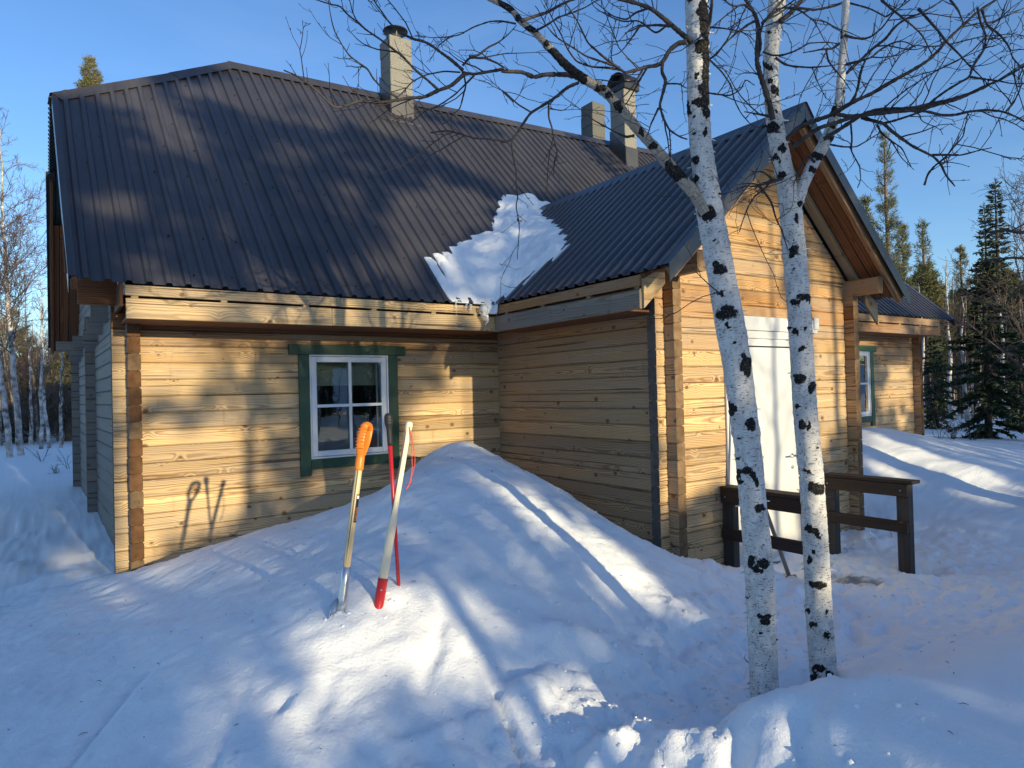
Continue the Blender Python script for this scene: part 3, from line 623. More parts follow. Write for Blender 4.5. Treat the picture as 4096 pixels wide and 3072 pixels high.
part(ribbed('half_hip_roof', rib_profile(HY, 6.2 - HY), lambda s: ((-4.13, s, zh - 0.01), (HX - abs(s - 3.1) / (3.1 - HY) * (HX + 4.11), s, zh - 0.0 + (zr(HX) - zh) * (1 - abs(s - 3.1) / (3.1 - HY))), np.array([-0.6, 0, 0.8])), M_ROOFG))
R_WING = part(ribbed('porch_roof', rib_profile(-2.925, 1.30), lambda s: ((-0.39, s, wing_roof(-0.39)), (1.4165, s, wing_roof(1.4165)), np.array([-0.68, 0, 0.733])), M_ROOF))
part(ribbed('porch_roof', rib_profile(-2.925, 1.30), lambda s: ((WX + 0.39, s, wing_roof(-0.39)), (1.4165, s, wing_roof(1.4165)), np.array([0.68, 0, 0.733])), M_ROOF))
R_ANNEX = part(ribbed('annex_roof', rib_profile(4.2, 8.34), lambda s: ((s, -1.26, 2.56), (s, 1.3, 2.56 + 2.56 * 0.95), nrm_main), M_ROOF))
def cap_bar(name, pts, w, parent, mat, drop=0.05, lift=0.012):
    """folded ridge or hip cap along two points: two wings"""
    a, b = np.array(pts[0], float), np.array(pts[1], float); x = (b - a) / np.linalg.norm(b - a); s = np.cross((0, 0, 1), x); s /= np.linalg.norm(s); up = np.cross(x, s)
    prof = [(-w, -drop * w / 0.1), (-0.012, lift), (0.012, lift), (w, -drop * w / 0.1)]
    v = [p + s * d + up * h for p in (a, b) for d, h in prof]
    m = MB(); m.add(v, [(i, i + 1, 5 + i, 4 + i) for i in range(3)]); o = m.build(name, mat)
    md = o.modifiers.new('thickness', 'SOLIDIFY'); md.thickness = 0.003
    return sub(o, parent)
cap_bar('ridge_cap', [(HX - 0.05, 3.1, zr(HX) + 0.03), (2.0, 3.1, zr(2.0) + 0.03)], 0.14, R_MAIN, M_ROOF, 0.095); cap_bar('ridge_cap', [(1.98, 3.1, zr(2.0) + 0.034), (8.42, 3.1, zr(8.42) + 0.03)], 0.14, R_MAIN, M_ROOF, 0.095)
cap_bar('hip_cap', [(-4.12, HY, zh + 0.02), (-2.9, 2.555, zh + 0.02 + (zr(HX) - zh) * 0.605)], 0.11, R_MAIN, M_ROOF, 0.07); cap_bar('hip_cap', [(-2.93, 2.535, zh + 0.027 + (zr(HX) - zh) * 0.59), (HX - 0.02, 3.09, zr(HX) + 0.03)], 0.11, R_MAIN, M_ROOF, 0.07)
cap_bar('hip_cap', [(-4.12, 6.2 - HY, zh + 0.02), (HX, 3.1, zr(HX) + 0.03)], 0.11, R_MAIN, M_ROOFG, 0.07)
cap_bar('ridge_cap', [(1.4165, -2.95, wing_roof(1.4165) + 0.02), (1.4165, 1.12, wing_roof(1.4165) + 0.02)], 0.12, R_WING, M_ROOF, 0.088)
# verge flashings: L-shaped strips along the roof edges
def verge(name, a, b, inward, w, drop, parent, mat):
    a = np.array(a, float); b = np.array(b, float); i = np.array(inward, float); d = np.array((0, 0, -drop))
    up = np.array((0, 0, 0.025)); v = [a + i * w + up, a + up, a + d, b + i * w + up, b + up, b + d]
    m = MB(); m.add(v, [(0, 1, 4, 3), (1, 2, 5, 4)]); o = m.build(name, mat); md = o.modifiers.new('thickness', 'SOLIDIFY'); md.thickness = 0.003
    return sub(o, parent)
verge('verge_flashing', (-4.055, -EO - 0.03, 2.44), (-4.115, HY, zh), (1, 0, 0), 0.05, 0.10, R_MAIN, M_ROOF)
verge('verge_flashing', (-4.17, 6.76, 2.40), (-4.17, 6.2 - HY, zh), (1, 0, 0), 0.05, 0.10, R_MAIN, M_ROOF)
verge('verge_flashing', (-0.40, -2.935, 2.44), (1.4165, -2.935, 2.44 + 0.877 * 1.8165), (0, 1, 0), 0.10, 0.115, R_WING, M_TIN)
verge('verge_flashing', (WX + 0.40, -2.935, 2.44), (1.4165, -2.935, 2.44 + 0.877 * 1.8165), (0, 1, 0), 0.10, 0.115, R_WING, M_TIN)
verge('verge_flashing', (8.35, -1.28, 2.55), (8.35, 1.3, 2.55 + 2.58 * 0.95), (-1, 0, 0), 0.08, 0.10, R_ANNEX, M_ROOF)
# roof screws
def screws(name, rows, parent, nn):
    m = MB(); q = Vector((0, 0, 1)).rotation_difference(Vector(nn)).to_matrix(); q = np.array(q)
    for p in rows:
        a = np.arange(6) * math.pi / 3; v = np.concatenate([np.stack([0.009 * np.cos(a), 0.009 * np.sin(a), np.full(6, 0.0)], 1), np.stack([0.006 * np.cos(a), 0.006 * np.sin(a), np.full(6, 0.009)], 1)])
        m.add(v @ q.T + np.array(p), [(i, (i + 1) % 6, 6 + (i + 1) % 6, 6 + i) for i in range(6)] + [list(range(6, 12))])
    o = m.build(name, M_BLACKTIN); o['kind'] = 'stuff'; return sub(o, parent)
rows = []; rs = random.Random(5)
for r_ in range(10):
    yv = -0.42 + r_ * 0.40
    for k in range(0, 90, 2):
        x = -4.05 + 0.036 + PITCH_R * (k + (r_ % 2))
        if x < 7.5 and yv < ytop(x) - 0.1: rows.append((x + rs.uniform(-0.01, 0.01), yv + rs.uniform(-0.02, 0.02), main_roof(x, yv) + 0.002))
screws('roof_screw', rows, R_MAIN, nrm_main)
rows = []
for r_ in range(5):
    xv = -0.30 + r_ * 0.40
    for k in range(0, 28, 2):
        y = -2.925 + 0.036 + PITCH_R * (k + (r_ % 2)); rows.append((xv, y, wing_roof(xv) + 0.002))
screws('roof_screw', rows, R_WING, np.array([-0.68, 0, 0.733]))
# gable-overhang boards seen from below: far side of the left gable, porch gable
def slope_board(name, p0, p1, w, h, mat, up):
    """board from p0 to p1 with its own local frame (x along)"""
    a = Vector(p0); b = Vector(p1); x = (b - a).normalized(); yv = Vector(up).cross(x).normalized(); zv = x.cross(yv)
    m = MB(); L = (b - a).length; m.bbox(0, L, -w / 2, w / 2, -h / 2, h / 2, 0.003); o = m.build(name, mat)
    mt = Matrix((x, yv, zv)).transposed().to_4x4(); mt.translation = a; o.matrix_world = mt
    loc, rot, _ = mt.decompose(); o.parent = cabin; o.location = loc - OFF; o.rotation_euler = rot.to_euler(); return o
bz = lambda y: 2.38 + (zh - 2.44) * (6.73 - y) / (6.73 - 6.2 + HY)
for i, xb in enumerate((-4.08, -3.96, -3.84, -3.73)): slope_board('gable_soffit_board', (xb, 6.7, bz(6.7) - 0.03), (xb, 6.2 - HY + 0.5, bz(6.2 - HY + 0.5) - 0.03), 0.112, 0.02, M_SOFF, (0, 0.7, 0.7))
bf = lambda y: main_roof(-4.0, y) - 0.06
for i, xb in enumerate((-4.02, -3.90, -3.78)): slope_board('gable_soffit_board', (xb, -EO + 0.1, bf(-EO + 0.1)), (xb, HY, bf(HY)), 0.112, 0.02, M_SOFF, (0, -0.7, 0.7))
slope_board('barge_rafter', (-4.02, -EO, bf(-EO) + 0.0), (-4.08, HY, bf(HY) + 0.0), 0.035, 0.10, M_SOFF, (0, -0.7, 0.7))
slope_board('barge_rafter', (-4.11, 6.7, bz(6.7) - 0.03), (-4.11, 6.2 - HY, bz(6.2 - HY) - 0.03), 0.035, 0.12, M_SOFF, (0, 0.7, 0.7))
board('eave_beam', -4.07, -3.72, 6.22, 6.36, 2.36, 2.50, M_LOGG)
for side in (-1, 1):
    sx = lambda d: (-0.39 + d if side < 0 else WX + 0.39 - d)
    nd = (side * 0.68, 0, 0.733)
    def sp(d, y, off): return (sx(d) + side * -0.68 * off * -1 * -1, y, 2.445 + 0.877 * d - 0.733 * off)
    for y, w, mt_, off in ((-2.545, 0.085, M_FASC, 0.085), (-2.645, 0.10, M_SOFF, 0.055), (-2.755, 0.10, M_SOFF, 0.055)):
        slope_board('gable_soffit_board', sp(0.05, y, off), sp(1.80, y, off), w, 0.022 if off < 0.08 else 0.05, mt_, nd)
    slope_board('barge_rafter', sp(0.02, -2.868, 0.07), sp(1.80, -2.868, 0.07), 0.05, 0.10, M_LOGB, nd)

# ---- chimneys
def chimney(px, py, w, d, ztop, mat, cowl, block=0.22):
    root = empty('chimney', (px, py, main_roof(px, min(py, 3.1)) - 0.3)); root.location = Vector(root.location) - OFF; root.parent = cabin
    base = Vector((px, py, main_roof(px, min(py, 3.1)) - 0.3)); h = ztop - base.z
    def add(name, mb, m, loc=(0, 0, 0)):
        o = mb.build(name, m, root, loc); return o
    n = max(1, round(h / block)) if block else 1
    for i in range(n):
        z0, z1 = h * i / n, h * (i + 1) / n - (0.004 if n > 1 else 0); jx = rl.uniform(-0.006, 0.006) if n > 1 else 0
        m = MB(); m.bbox(jx, w + jx, 0, d, 0, z1 - z0, 0.008); add('block', m, mat, (0, 0, z0))
    return root, h, add
fr = lambda y: 0
ch1, h1, add1 = chimney(0.0, 2.66, 0.355, 0.36, on_y(860, 78, 2.66)[2], M_CONC, 'disc', 0.25)
zroof = lambda y, x=0.0: main_roof(x, y) - (main_roof(x, 2.66) - 0.3)
def flashing(add, w, d, y0, x0, hgt, base_x, base_y):
    zf = lambda dy: (main_roof(base_x, base_y + dy) - (main_roof(base_x, base_y) - 0.3))
    m = MB(); m.bbox(-0.012, w + 0.012, -0.016, -0.002, zf(-0.016) - 0.02, zf(0) + hgt, 0.002); add('flashing', m, M_TIN)
    for xs in (-0.014, w + 0.002):
        v = []
        for xx in (xs, xs + 0.012):
            v += [(xx, -0.016, zf(0) - 0.05), (xx, d + 0.01, zf(d) - 0.05), (xx, d + 0.01, zf(d) + hgt), (xx, -0.016, zf(0) + hgt)]
        m = MB(); m.add(v, [(0, 1, 2, 3), (7, 6, 5, 4), (0, 4, 5, 1), (1, 5, 6, 2), (2, 6, 7, 3), (3, 7, 4, 0)]); add('flashing', m, M_TIN)
    m = MB(); v = [(-0.13, -0.16, zf(-0.16) + 0.022), (w + 0.13, -0.16, zf(-0.16) + 0.022), (w + 0.13, 0.42, zf(0.42) + 0.022), (-0.13, 0.42, zf(0.42) + 0.022)]
    v2 = [(a, b, c - 0.012) for a, b, c in v]; m.add(v + v2, [(0, 1, 2, 3), (7, 6, 5, 4), (0, 4, 5, 1), (1, 5, 6, 2), (3, 7, 4, 0)]); add('flashing', m, M_ROOF)
flashing(add1, 0.355, 0.36, 0, 0, 0.34, 0.0, 2.66)
m = MB(); m.tube([(0.18, 0.18, h1 - 0.02), (0.18, 0.18, h1 + 0.10)], [0.075, 0.075], 20); add1('flue_pipe', m, M_STEEL)
m = MB(); m.lathe([(0.0, 0.012), (0.185, -0.004), (0.185, 0.004), (0.0, 0.03)], 28, 0, (0.18, 0.18, h1 + 0.16)); 
for a in range(3): m.beam((0.18 + 0.07 * math.cos(a * 2.1 + 2.4), 0.18 + 0.07 * math.sin(a * 2.1 + 2.4), h1 + 0.06), (0.18 + 0.09 * math.cos(a * 2.1 + 2.4), 0.18 + 0.09 * math.sin(a * 2.1 + 2.4), h1 + 0.165), 0.02, 0.004)
add1('rain_cap', m, M_BLACKTIN)
z2 = on_y(1365, 195, 2.5)[2]
ch2, h2, add2 = chimney(4.55, 2.5, 0.30, 0.38, z2, M_CONC, 'cowl', 0.21)
flashing(add2, 0.30, 0.38, 0, 0, 0.36, 4.55, 2.5)
m = MB(); m.bbox(-0.02, 0.36, -0.04, 0.44, h2, h2 + 0.10, 0.004)
n_ = 14; arc = [(0.0 + 0.34 * (1 - math.cos(i * math.pi / n_)) / 2, 0.17 * math.sin(i * math.pi / n_)) for i in range(n_ + 1)]
v = []; f = []
for yy in (-0.04, 0.44):
    for i in range(n_ + 1): v.append((yy, 0, 0))
v = [(-0.0 + 0.0, 0, 0)] * 0
for xx in (-0.02, 0.36):
    for i in range(n_ + 1):
        a = i * math.pi / n_; v.append((xx, 0.20 - 0.24 * math.cos(a), h2 + 0.10 + 0.24 * math.sin(a)))
f = [(i, i + 1, n_ + 2 + i, n_ + 1 + i) for i in range(n_)]
m2 = MB(); m2.add(v, f, smooth=True); o = m2.build('barrel_cowl', M_BLACKTIN, ch2); md = o.modifiers.new('thickness', 'SOLIDIFY'); md.thickness = 0.006
add2('cowl_base', m, M_BLACKTIN)
w3 = on_y(1262, 215, 3.9); w3b = on_y(1316, 290, 3.9)
ch3, h3, add3 = chimney(w3[0] + 0.08, 3.75, 0.34, 0.36, on_y(1275, 216, 3.75)[2], M_CONC_SHADE, None, 0.22)

# ---- windows
def window(x0, x1, z0, z1, y, blind=True):
    """opening x0..x1, z0..z1 in a wall face at y"""
    root = empty('window', (x0, y, z0)); root.location = Vector((x0, y, z0)) - OFF; root.parent = cabin
    W, H = x1 - x0, z1 - z0
    def add(name, mb, m): return mb.build(name, m, root)
    b = 0.10
    m = MB(); m.bbox(-0.19, W + 0.19, -0.034, -0.002, H - 0.002, H + 0.092, 0.003); add('casing_board', m, M_GREEN)
    m = MB(); m.bbox(-b, 0.0, -0.028, -0.002, -0.155, H - 0.003, 0.003); add('casing_board', m, M_GREEN)
    m = MB(); m.bbox(W, W + b, -0.028, -0.002, -0.155, H - 0.003, 0.003); add('casing_board', m, M_GREEN)
    m = MB(); m.bbox(0.001, W - 0.001, -0.026, -0.002, -0.095, -0.001, 0.003); add('casing_board', m, M_GREEN)
    m = MB()
    for q in ((0, 0.016, 0, H), (W - 0.016, W, 0, H)): m.bbox(q[0], q[1], -0.018, 0.09, q[2], q[3], 0.002)
    for q in ((0.0165, W - 0.0165, 0, 0.016), (0.0165, W - 0.0165, H - 0.016, H)): m.bbox(q[0], q[1], -0.018, 0.09, q[2], q[3], 0.002)
    add('frame', m, M_WHITE)
    i, s = 0.020, 0.052
    m = MB()
    m.bbox(i, i + s, -0.010, 0.03, i, H - i, 0.004); m.bbox(W - i - s, W - i, -0.010, 0.03, i, H - i, 0.004)
    m.bbox(i + s + 0.0005, W - i - s - 0.0005, -0.010, 0.03, i, i + s, 0.004); m.bbox(i + s + 0.0005, W - i - s - 0.0005, -0.010, 0.03, H - i - s, H - i, 0.004)
    add('sash', m, M_WHITE)
    cx = W / 2; cz = H * 0.505
    m = MB(); m.bbox(cx - 0.014, cx + 0.014, -0.016, 0.004, i + s - 0.012, H - i - s + 0.012, 0.003); add('muntin', m, M_WHITE)
    m = MB(); m.bbox(i + s - 0.014, W - i - s + 0.014, -0.019, -0.0165, cz - 0.014, cz + 0.014, 0.001); m.bbox(i + s - 0.014, W - i - s + 0.014, -0.0165, 0.003, cz - 0.0135, cz + 0.0135, 0.001); add('muntin', m, M_WHITE)
    for zz in (H * 0.2, H * 0.82):
        m = MB(); m.bbox(0.012, 0.024, -0.022, -0.008, zz - 0.035, zz + 0.035, 0.002); add('hinge', m, M_WHITE)
    for xa, xb in ((i + s + 0.0005, cx - 0.0145), (cx + 0.0145, W - i - s - 0.0005)):
        for za, zb in ((i + s + 0.0005, cz - 0.014), (cz + 0.014, H - i - s - 0.0005)):
            m = MB(); m.box(xa, xb, 0.008, 0.012, za, zb); add('pane', m, M_GLASS)
    m = MB(); m.box(0.02, W - 0.02, 0.13, 0.134, H * 0.70, H - 0.03)
    if blind: add('blind', m, M_BLIND)
    m = MB(); v = [(-0.3, 0.1, -0.4), (W + 0.3, 0.1, -0.4), (W + 0.3, 0.9, -0.4), (-0.3, 0.9, -0.4), (-0.3, 0.1, H + 0.2), (W + 0.3, 0.1, H + 0.2), (W + 0.3, 0.9, H + 0.2), (-0.3, 0.9, H + 0.2)]
    m.add(v, [(0, 1, 2, 3), (4, 7, 6, 5), (1, 5, 6, 2), (2, 6, 7, 3), (3, 7, 4, 0)]); m.build('dark_room', M_INT, root)
    m = MB(); m.box(W - 0.075, W - 0.03, 0.04, 0.09, 0.02, H - 0.02); m.box(W - 0.105, W - 0.09, 0.05, 0.06, 0.02, H - 0.02); add('inner_frame', m, M_WHITE)
    return root
window(-2.150, -1.345, 0.951, 1.944, -0.002)
window(5.75, 6.56, 1.02, 2.04, -0.752, False)

# ---- door
dr = empty('door', (0.75, YF, -0.12)); dr.location = Vector((0.75, YF, -0.12)) - OFF; dr.parent = cabin
def dadd(name, mb, m): return mb.build(name, m, dr)
m = MB(); m.bbox(0.0, 0.045, -0.02, 0.09, 0.02, 2.17, 0.003); m.bbox(1.265, 1.31, -0.02, 0.09, 0.02, 2.17, 0.003); m.bbox(0.0455, 1.2645, -0.018, 0.09, 2.10, 2.17, 0.003); dadd('frame', m, M_DOOR)
m = MB(); m.bbox(0.05, 1.10, 0.0, 0.045, 0.03, 2.02, 0.004); leaf = dadd('door_leaf', m, M_DOOR)
m = MB(); m.bbox(1.112, 1.262, 0.002, 0.045, 0.03, 2.02, 0.004); dadd('side_panel', m, M_DOOR)
m = MB(); m.bbox(0.0465, 1.2635, -0.004, 0.05, 2.032, 2.098, 0.003); dadd('transom_rail', m, M_DOOR)
m = MB(); m.bbox(0.02, 1.43, -0.034, -0.021, 2.172, 2.30, 0.002); dadd('head_board', m, M_DOOR)
m = MB(); m.bbox(1.36, 1.44, -0.046, -0.0345, 2.21, 2.325, 0.002); dadd('lamp_plate', m, M_DOOR)
m = MB(); m.bbox(1.1005, 1.1115, 0.01, 0.04, 0.03, 2.02, 0.001); dadd('seal', m, M_SEAL)
m = MB(); m.bbox(0.0, 1.31, -0.05, 0.09, -0.05, 0.019, 0.004); dadd('threshold', m, M_LOGG)
m = MB(); m.tube([(0.98, 0.0, 0.98), (0.98, -0.05, 0.98)], [0.011, 0.011], 10); m.tube([(0.98, -0.048, 0.98), (0.88, -0.05, 0.982)], [0.009, 0.008], 10); m.lathe([(0.022, 0), (0.022, 0.006)], 14, 0, (0.98, 0, 0.98), (0, -1, 0)); o = m.build('handle', M_STEEL, leaf)
m = MB(); m.lathe([(0.017, 0), (0.017, 0.008), (0.012, 0.01)], 14, 0, (0.98, 0, 0.87), (0, -1, 0)); m.build('lock', M_STEEL, leaf)

# ------------------------------------------------------------------ snow left in the roof valley
def roof_top(x, y):
    a = 2.44 + (6.0 + 0.035 * (x + 2.1) - 2.44) * (y + EO + 0.03) / (3.1 + EO + 0.03)
    b = np.where(x > -0.39, 2.445 + 0.877 * (x + 0.39), -9)
    a = np.where(y > -EO - 0.03, a, -9)
    return np.maximum(a, b)
def hit_roof(px, py):
    d = ray(px, py); ts = np.linspace(4, 12, 1601); w = CAM + ts[:, None] * d
    k = np.argmax(w[:, 2] < roof_top(w[:, 0], w[:, 1])) if d[2] < 0 else None
    g = w[:, 2] - roof_top(w[:, 0], w[:, 1]); s = np.where((g[:-1] > 0) & (g[1:] <= 0))[0]
    return w[s[0] + 1] if len(s) else None
outl = [(1078, 440), (1095, 428), (1125, 429), (1160, 434), (1186, 442), (1160, 459), (1180, 474), (1205, 492), (1222, 515), (1224, 535), (1205, 556), (1180, 574), (1155, 592), (1135, 612), (1110, 632), (1090, 645),
        (1068, 664), (1052, 674), (1035, 672), (1020, 662), (1000, 656), (978, 652), (955, 628), (938, 600), (916, 568), (935, 560), (965, 545), (985, 532), (1010, 520), (1040, 512), (1062, 500), (1068, 478)]
pl = []
for q in outl:
    w = hit_roof(*q)
    if w is None: w = on_y(q[0], q[1], -0.56)
    pl.append(w[:2])
pl = np.array(pl)
def poly_sd(x, y, poly):
    """distance to the polygon edge, positive inside"""
    d = np.full(x.shape, 1e9); ins = np.zeros(x.shape, bool); n = len(poly)
    for i in range(n):
        a, b = poly[i], poly[(i + 1) % n]; e = b - a; wx, wy = x - a[0], y - a[1]
        t = np.clip((wx * e[0] + wy * e[1]) / (e @ e + 1e-12), 0, 1); d = np.minimum(d, np.hypot(wx - e[0] * t, wy - e[1] * t))
        c = ((a[1] > y) != (b[1] > y)) & (x < (b[0] - a[0]) * (y - a[1]) / (b[1] - a[1] + 1e-12) + a[0]); ins ^= c
    return np.where(ins, d, -d)
x0, y0 = pl.min(0) - 0.1; x1, y1 = pl.max(0) + 0.1
sx_, sy_2 = np.meshgrid(np.arange(x0, x1, 0.011), np.arange(y0, y1, 0.011))
ph = ((sx_ + 4.05) % PITCH_R) / PITCH_R
teeth = np.where(sy_2 > -EO, np.exp(-((ph - 0.75) / 0.13) ** 2), 0)
sd = poly_sd(sx_, sy_2, pl) + 0.03 * fbm(np.stack([sx_ * 6, sy_2 * 6], -1), 3, 71) - 0.24 * teeth * sstep(0.35, -0.25, sx_ + 0.75) * sstep(-0.42, -0.2, sy_2) + 0.02
thick = 0.085 * sstep(0, 0.22, sd) + 0.022 * sstep(0, 0.05, sd) + 0.016
thick = thick * (0.85 + 0.16 * fbm(np.stack([sx_ * 5, sy_2 * 5], -1), 3, 72)) + 0.004 * fbm(np.stack([sx_ * 22, sy_2 * 22], -1), 2, 73) * sstep(0, 0.1, sd)
zz_ = roof_top(sx_, sy_2)
val = np.exp(-((2.445 + 0.877 * (sx_ + 0.39)) - (2.44 + 0.98 * (sy_2 + EO))) ** 2 / 0.10)        # valley filled rounder
zz_ = np.where(zz_ < 0, 2.40, zz_) + thick * (1 + 0.9 * val)
keep = (sd > 0) & ((roof_top(sx_, sy_2) > 0) | (np.hypot(sx_ + 0.40, sy_2 + 0.55) < 0.10))
ids = -np.ones(sx_.shape, int); ids[keep] = np.arange(keep.sum())
qv = np.stack([sx_, sy_2, zz_], -1)[keep]
q4 = np.stack([ids[:-1, :-1], ids[:-1, 1:], ids[1:, 1:], ids[1:, :-1]], -1).reshape(-1, 4); q4 = q4[(q4 >= 0).all(1)]
rsm = np_mesh('roof_snow', qv, q4, M_SNOW)
# close the rim down to the sheet
ed = {}
for f_ in q4:
    for i in range(4):
        a, b = int(f_[i]), int(f_[(i + 1) % 4]); k = (min(a, b), max(a, b)); ed[k] = (a, b) if k not in ed else None
rim = [e for e in ed.values() if e]
vb = qv.copy(); vb[:, 2] = np.maximum(roof_top(qv[:, 0], qv[:, 1]), 2.35) - 0.004
gsx, gsy = np.gradient(sd, 0.011)[::-1]; sdk, gxk, gyk = sd[keep], gsx[keep], gsy[keep]; rimv = np.unique(np.array(rim).ravel()); g2 = gxk[rimv] ** 2 + gyk[rimv] ** 2 + 0.05; qv[rimv, 0] -= np.clip(sdk[rimv] * gxk[rimv] / g2, -0.015, 0.015); qv[rimv, 1] -= np.clip(sdk[rimv] * gyk[rimv] / g2, -0.015, 0.015); vb[rimv, :2] = qv[rimv, :2]
allv = np.concatenate([qv, vb]); n0 = len(qv); allf = np.concatenate([q4, np.array([(b, a, a + n0, b + n0) for a, b in rim])])
rs_o = link('roof_snow', np_mesh('roof_snow', allv, allf, M_SNOW))
tag(rs_o, 'white snow patch melting in the valley between the main roof and porch roof', 'snow patch')
def icicle(px, py, L, r, py_plane, label, seed, lean=0.0):
    w = on_y(px, py, py_plane); rr = random.Random(seed); n = 9; p = []; ra = []
    for i in range(n):
        t = i / (n - 1); p.append((w[0] + rr.uniform(-1, 1) * r * 0.35 * (t > 0) + lean * t, w[1] + rr.uniform(-1, 1) * r * 0.3, w[2] - L * t)); ra.append(max(0.0015, r * (1 - t) ** 0.8 * rr.uniform(0.85, 1.15)))
    m = MB(); o = None
    pp = np.array(p) - w; m.tube(pp, ra, 9); o = m.build('icicle', M_ICE, None, w); tag(o, label, 'icicle', 'icicles under the roof valley'); return o
icicle(1046, 664, 0.19, 0.046, -0.60, 'thickest icicle, wedge shaped, hanging from the tip of the roof snow', 1, 0.02)
icicle(985, 650, 0.155, 0.0055, -0.56, 'long hair thin icicle hanging furthest from the inner corner', 2)
icicle(1008, 656, 0.065, 0.012, -0.56, 'short icicle beside the pair under the snow edge, next to the hair thin one', 3)
icicle(1017, 658, 0.075, 0.016, -0.57, 'short stout icicle closest to the big wedge shaped icicle', 4)

# ------------------------------------------------------------------ entrance railings
def railing(x, ya, yb, ztop, zg, label, side):
    root = empty('railing', (x, (ya + yb) / 2, zg)); tag(root, label, 'railing', 'railings beside the door')
    yc = (ya + yb) / 2
    def add(name, x0, x1, y0, y1, z0, z1):
        L, h, w = y1 - y0, z1 - z0, x1 - x0; m = MB()
        if L > h: m.bbox(-L / 2, L / 2, -w / 2, w / 2, -h / 2, h / 2, 0.004); r = math.pi / 2
        else: m.bbox(-w / 2, w / 2, -L / 2, L / 2, -h / 2, h / 2, 0.004); r = 0
        return m.build(name, M_RAIL if L > h else M_POST, root, ((x0 + x1) / 2 - x, (y0 + y1) / 2 - yc, (z0 + z1) / 2 - zg), r)
    for y in (ya - 0.05, yb + 0.07): add('post', x - 0.03, x + 0.045, y - 0.055, y + 0.055, zg - 0.35, ztop - 0.031)
    add('handrail', x - 0.075, x + 0.075, yb - 0.035, ya - 0.005, ztop - 0.03, ztop)
    add('side_board', x - 0.066, x - 0.032, yb + 0.01, ya - 0.005, ztop - 0.145, ztop - 0.033)
    add('middle_rail', x - 0.064, x - 0.0305, yb + 0.02, ya - 0.005, ztop - 0.46, ztop - 0.36)
    for y in (ya - 0.05, yb + 0.07):
        m = MB(); m.lathe([(0.007, 0), (0.005, 0.003)], 10, 0, (-0.0665, y - yc, ztop - 0.09 - zg), (-1, 0, 0)); m.build('screw', M_STEEL, root)
    return root
M_POST = wood('rail_post_wood', (0.06, 0.048, 0.040), (0.030, 0.023, 0.019), (0.065, 0.062, 0.062), 0.6, axis='z', ring=4.0, knots=False)
railing(0.70, -2.51, -3.44, 0.675, -0.10, 'dark railing in front of the white door, behind both birch trunks', 1)
railing(2.0, -2.68, -3.47, 0.685, -0.13, 'dark railing to the right of the door, in front of the snow drift', 1)

# ------------------------------------------------------------------ tools standing in the heap
M_SHAFT = wood('ash_shaft', (0.72, 0.58, 0.36), (0.58, 0.42, 0.22), (0.5, 0.45, 0.35), 0.12, axis='z', ring=2.2, knots=False)
M_PALE = wood('pale_shaft', (0.80, 0.72, 0.56), (0.72, 0.60, 0.42), (0.6, 0.55, 0.45), 0.1, axis='z', ring=1.8, knots=False)
M_ORANGE = plain('orange_plastic', (0.72, 0.20, 0.015), 0.4, var=0.08)
M_ORANGED = plain('orange_plastic_ribs', (0.60, 0.15, 0.012), 0.45, var=0.08)
M_RED = plain('red_paint', (0.42, 0.012, 0.018), 0.32, var=0.12)
M_RUB = plain('black_rubber', (0.014, 0.014, 0.015), 0.6, var=0.2)
M_CORD = plain('red_cord', (0.62, 0.09, 0.06), 0.8, var=0.4, vscale=160)
M_LABEL = plain('label_black', (0.012, 0.012, 0.014), 0.4); M_LABO = plain('label_orange', (0.75, 0.22, 0.05), 0.5); M_LABW = plain('label_white', (0.75, 0.75, 0.75), 0.5)
def tool(name, base, top, label, cat):
    """Empty at the base with local z along the shaft"""
    a = Vector(base); b = Vector(top); z = (b - a).normalized(); x = Vector((math.cos(0.84), math.sin(0.84), 0)); x = (x - z * x.dot(z)).normalized(); y = z.cross(x)
    mt = Matrix((x, y, z)).transposed().to_4x4(); mt.translation = a
    o = empty(name, a); o.rotation_euler = mt.to_3x3().to_euler(); tag(o, label, cat); return o, (b - a).length, mt
P0 = on_y(741, 1284, -3.16); P1 = on_y(776.5, 1003, -3.12)
sh, L, mt = tool('snow_shovel', P0, P1, 'shovel with orange grip and pale wooden shaft stuck in the snow heap', 'shovel')
m = MB(); m.lathe([(0.0175, 0.10), (0.0185, 0.3), (0.0178, L * 0.8), (0.0165, L + 0.02)], 20); m.build('shaft', M_SHAFT, sh)
m = MB(); m.lathe([(0.030, -0.12), (0.024, -0.02), (0.0205, 0.06), (0.0205, 0.13), (0.0185, 0.131)], 20); soc = m.build('socket', M_STEEL, sh)
m = MB(); m.lathe([(0.005, 0), (0.004, 0.003)], 10, 0, (-0.012, -0.0165, 0.10), (-0.5, -0.85, 0)); m.build('rivet', M_STEEL, soc)
# blade: curved plate, mostly buried, its edge standing out of the snow
bl = np.array(on_y(713, 1322, -3.20)); inv = mt.inverted(); bl_l = np.array(inv @ Vector(bl)); v = []; f = []; nb = 9
for i in range(nb):
    t = i / (nb - 1); e = np.array([0.0, 0, -0.015]) * (1 - t) + (bl_l + np.array([0, 0, 0.0])) * t + np.array([0.0, 0.018, 0]) * math.sin(math.pi * t)
    for k, dz in enumerate((0.012, -0.10, -0.24)): v.append(e + np.array([0, 0.0, dz]))
for i in range(nb - 1):
    for k in range(2): f.append((i * 3 + k, i * 3 + 3 + k, i * 3 + 4 + k, i * 3 + 1 + k))
m = MB(); m.add(v, f, smooth=True); o = m.build('blade', M_STEEL, sh); md = o.modifiers.new('thickness', 'SOLIDIFY'); md.thickness = 0.003
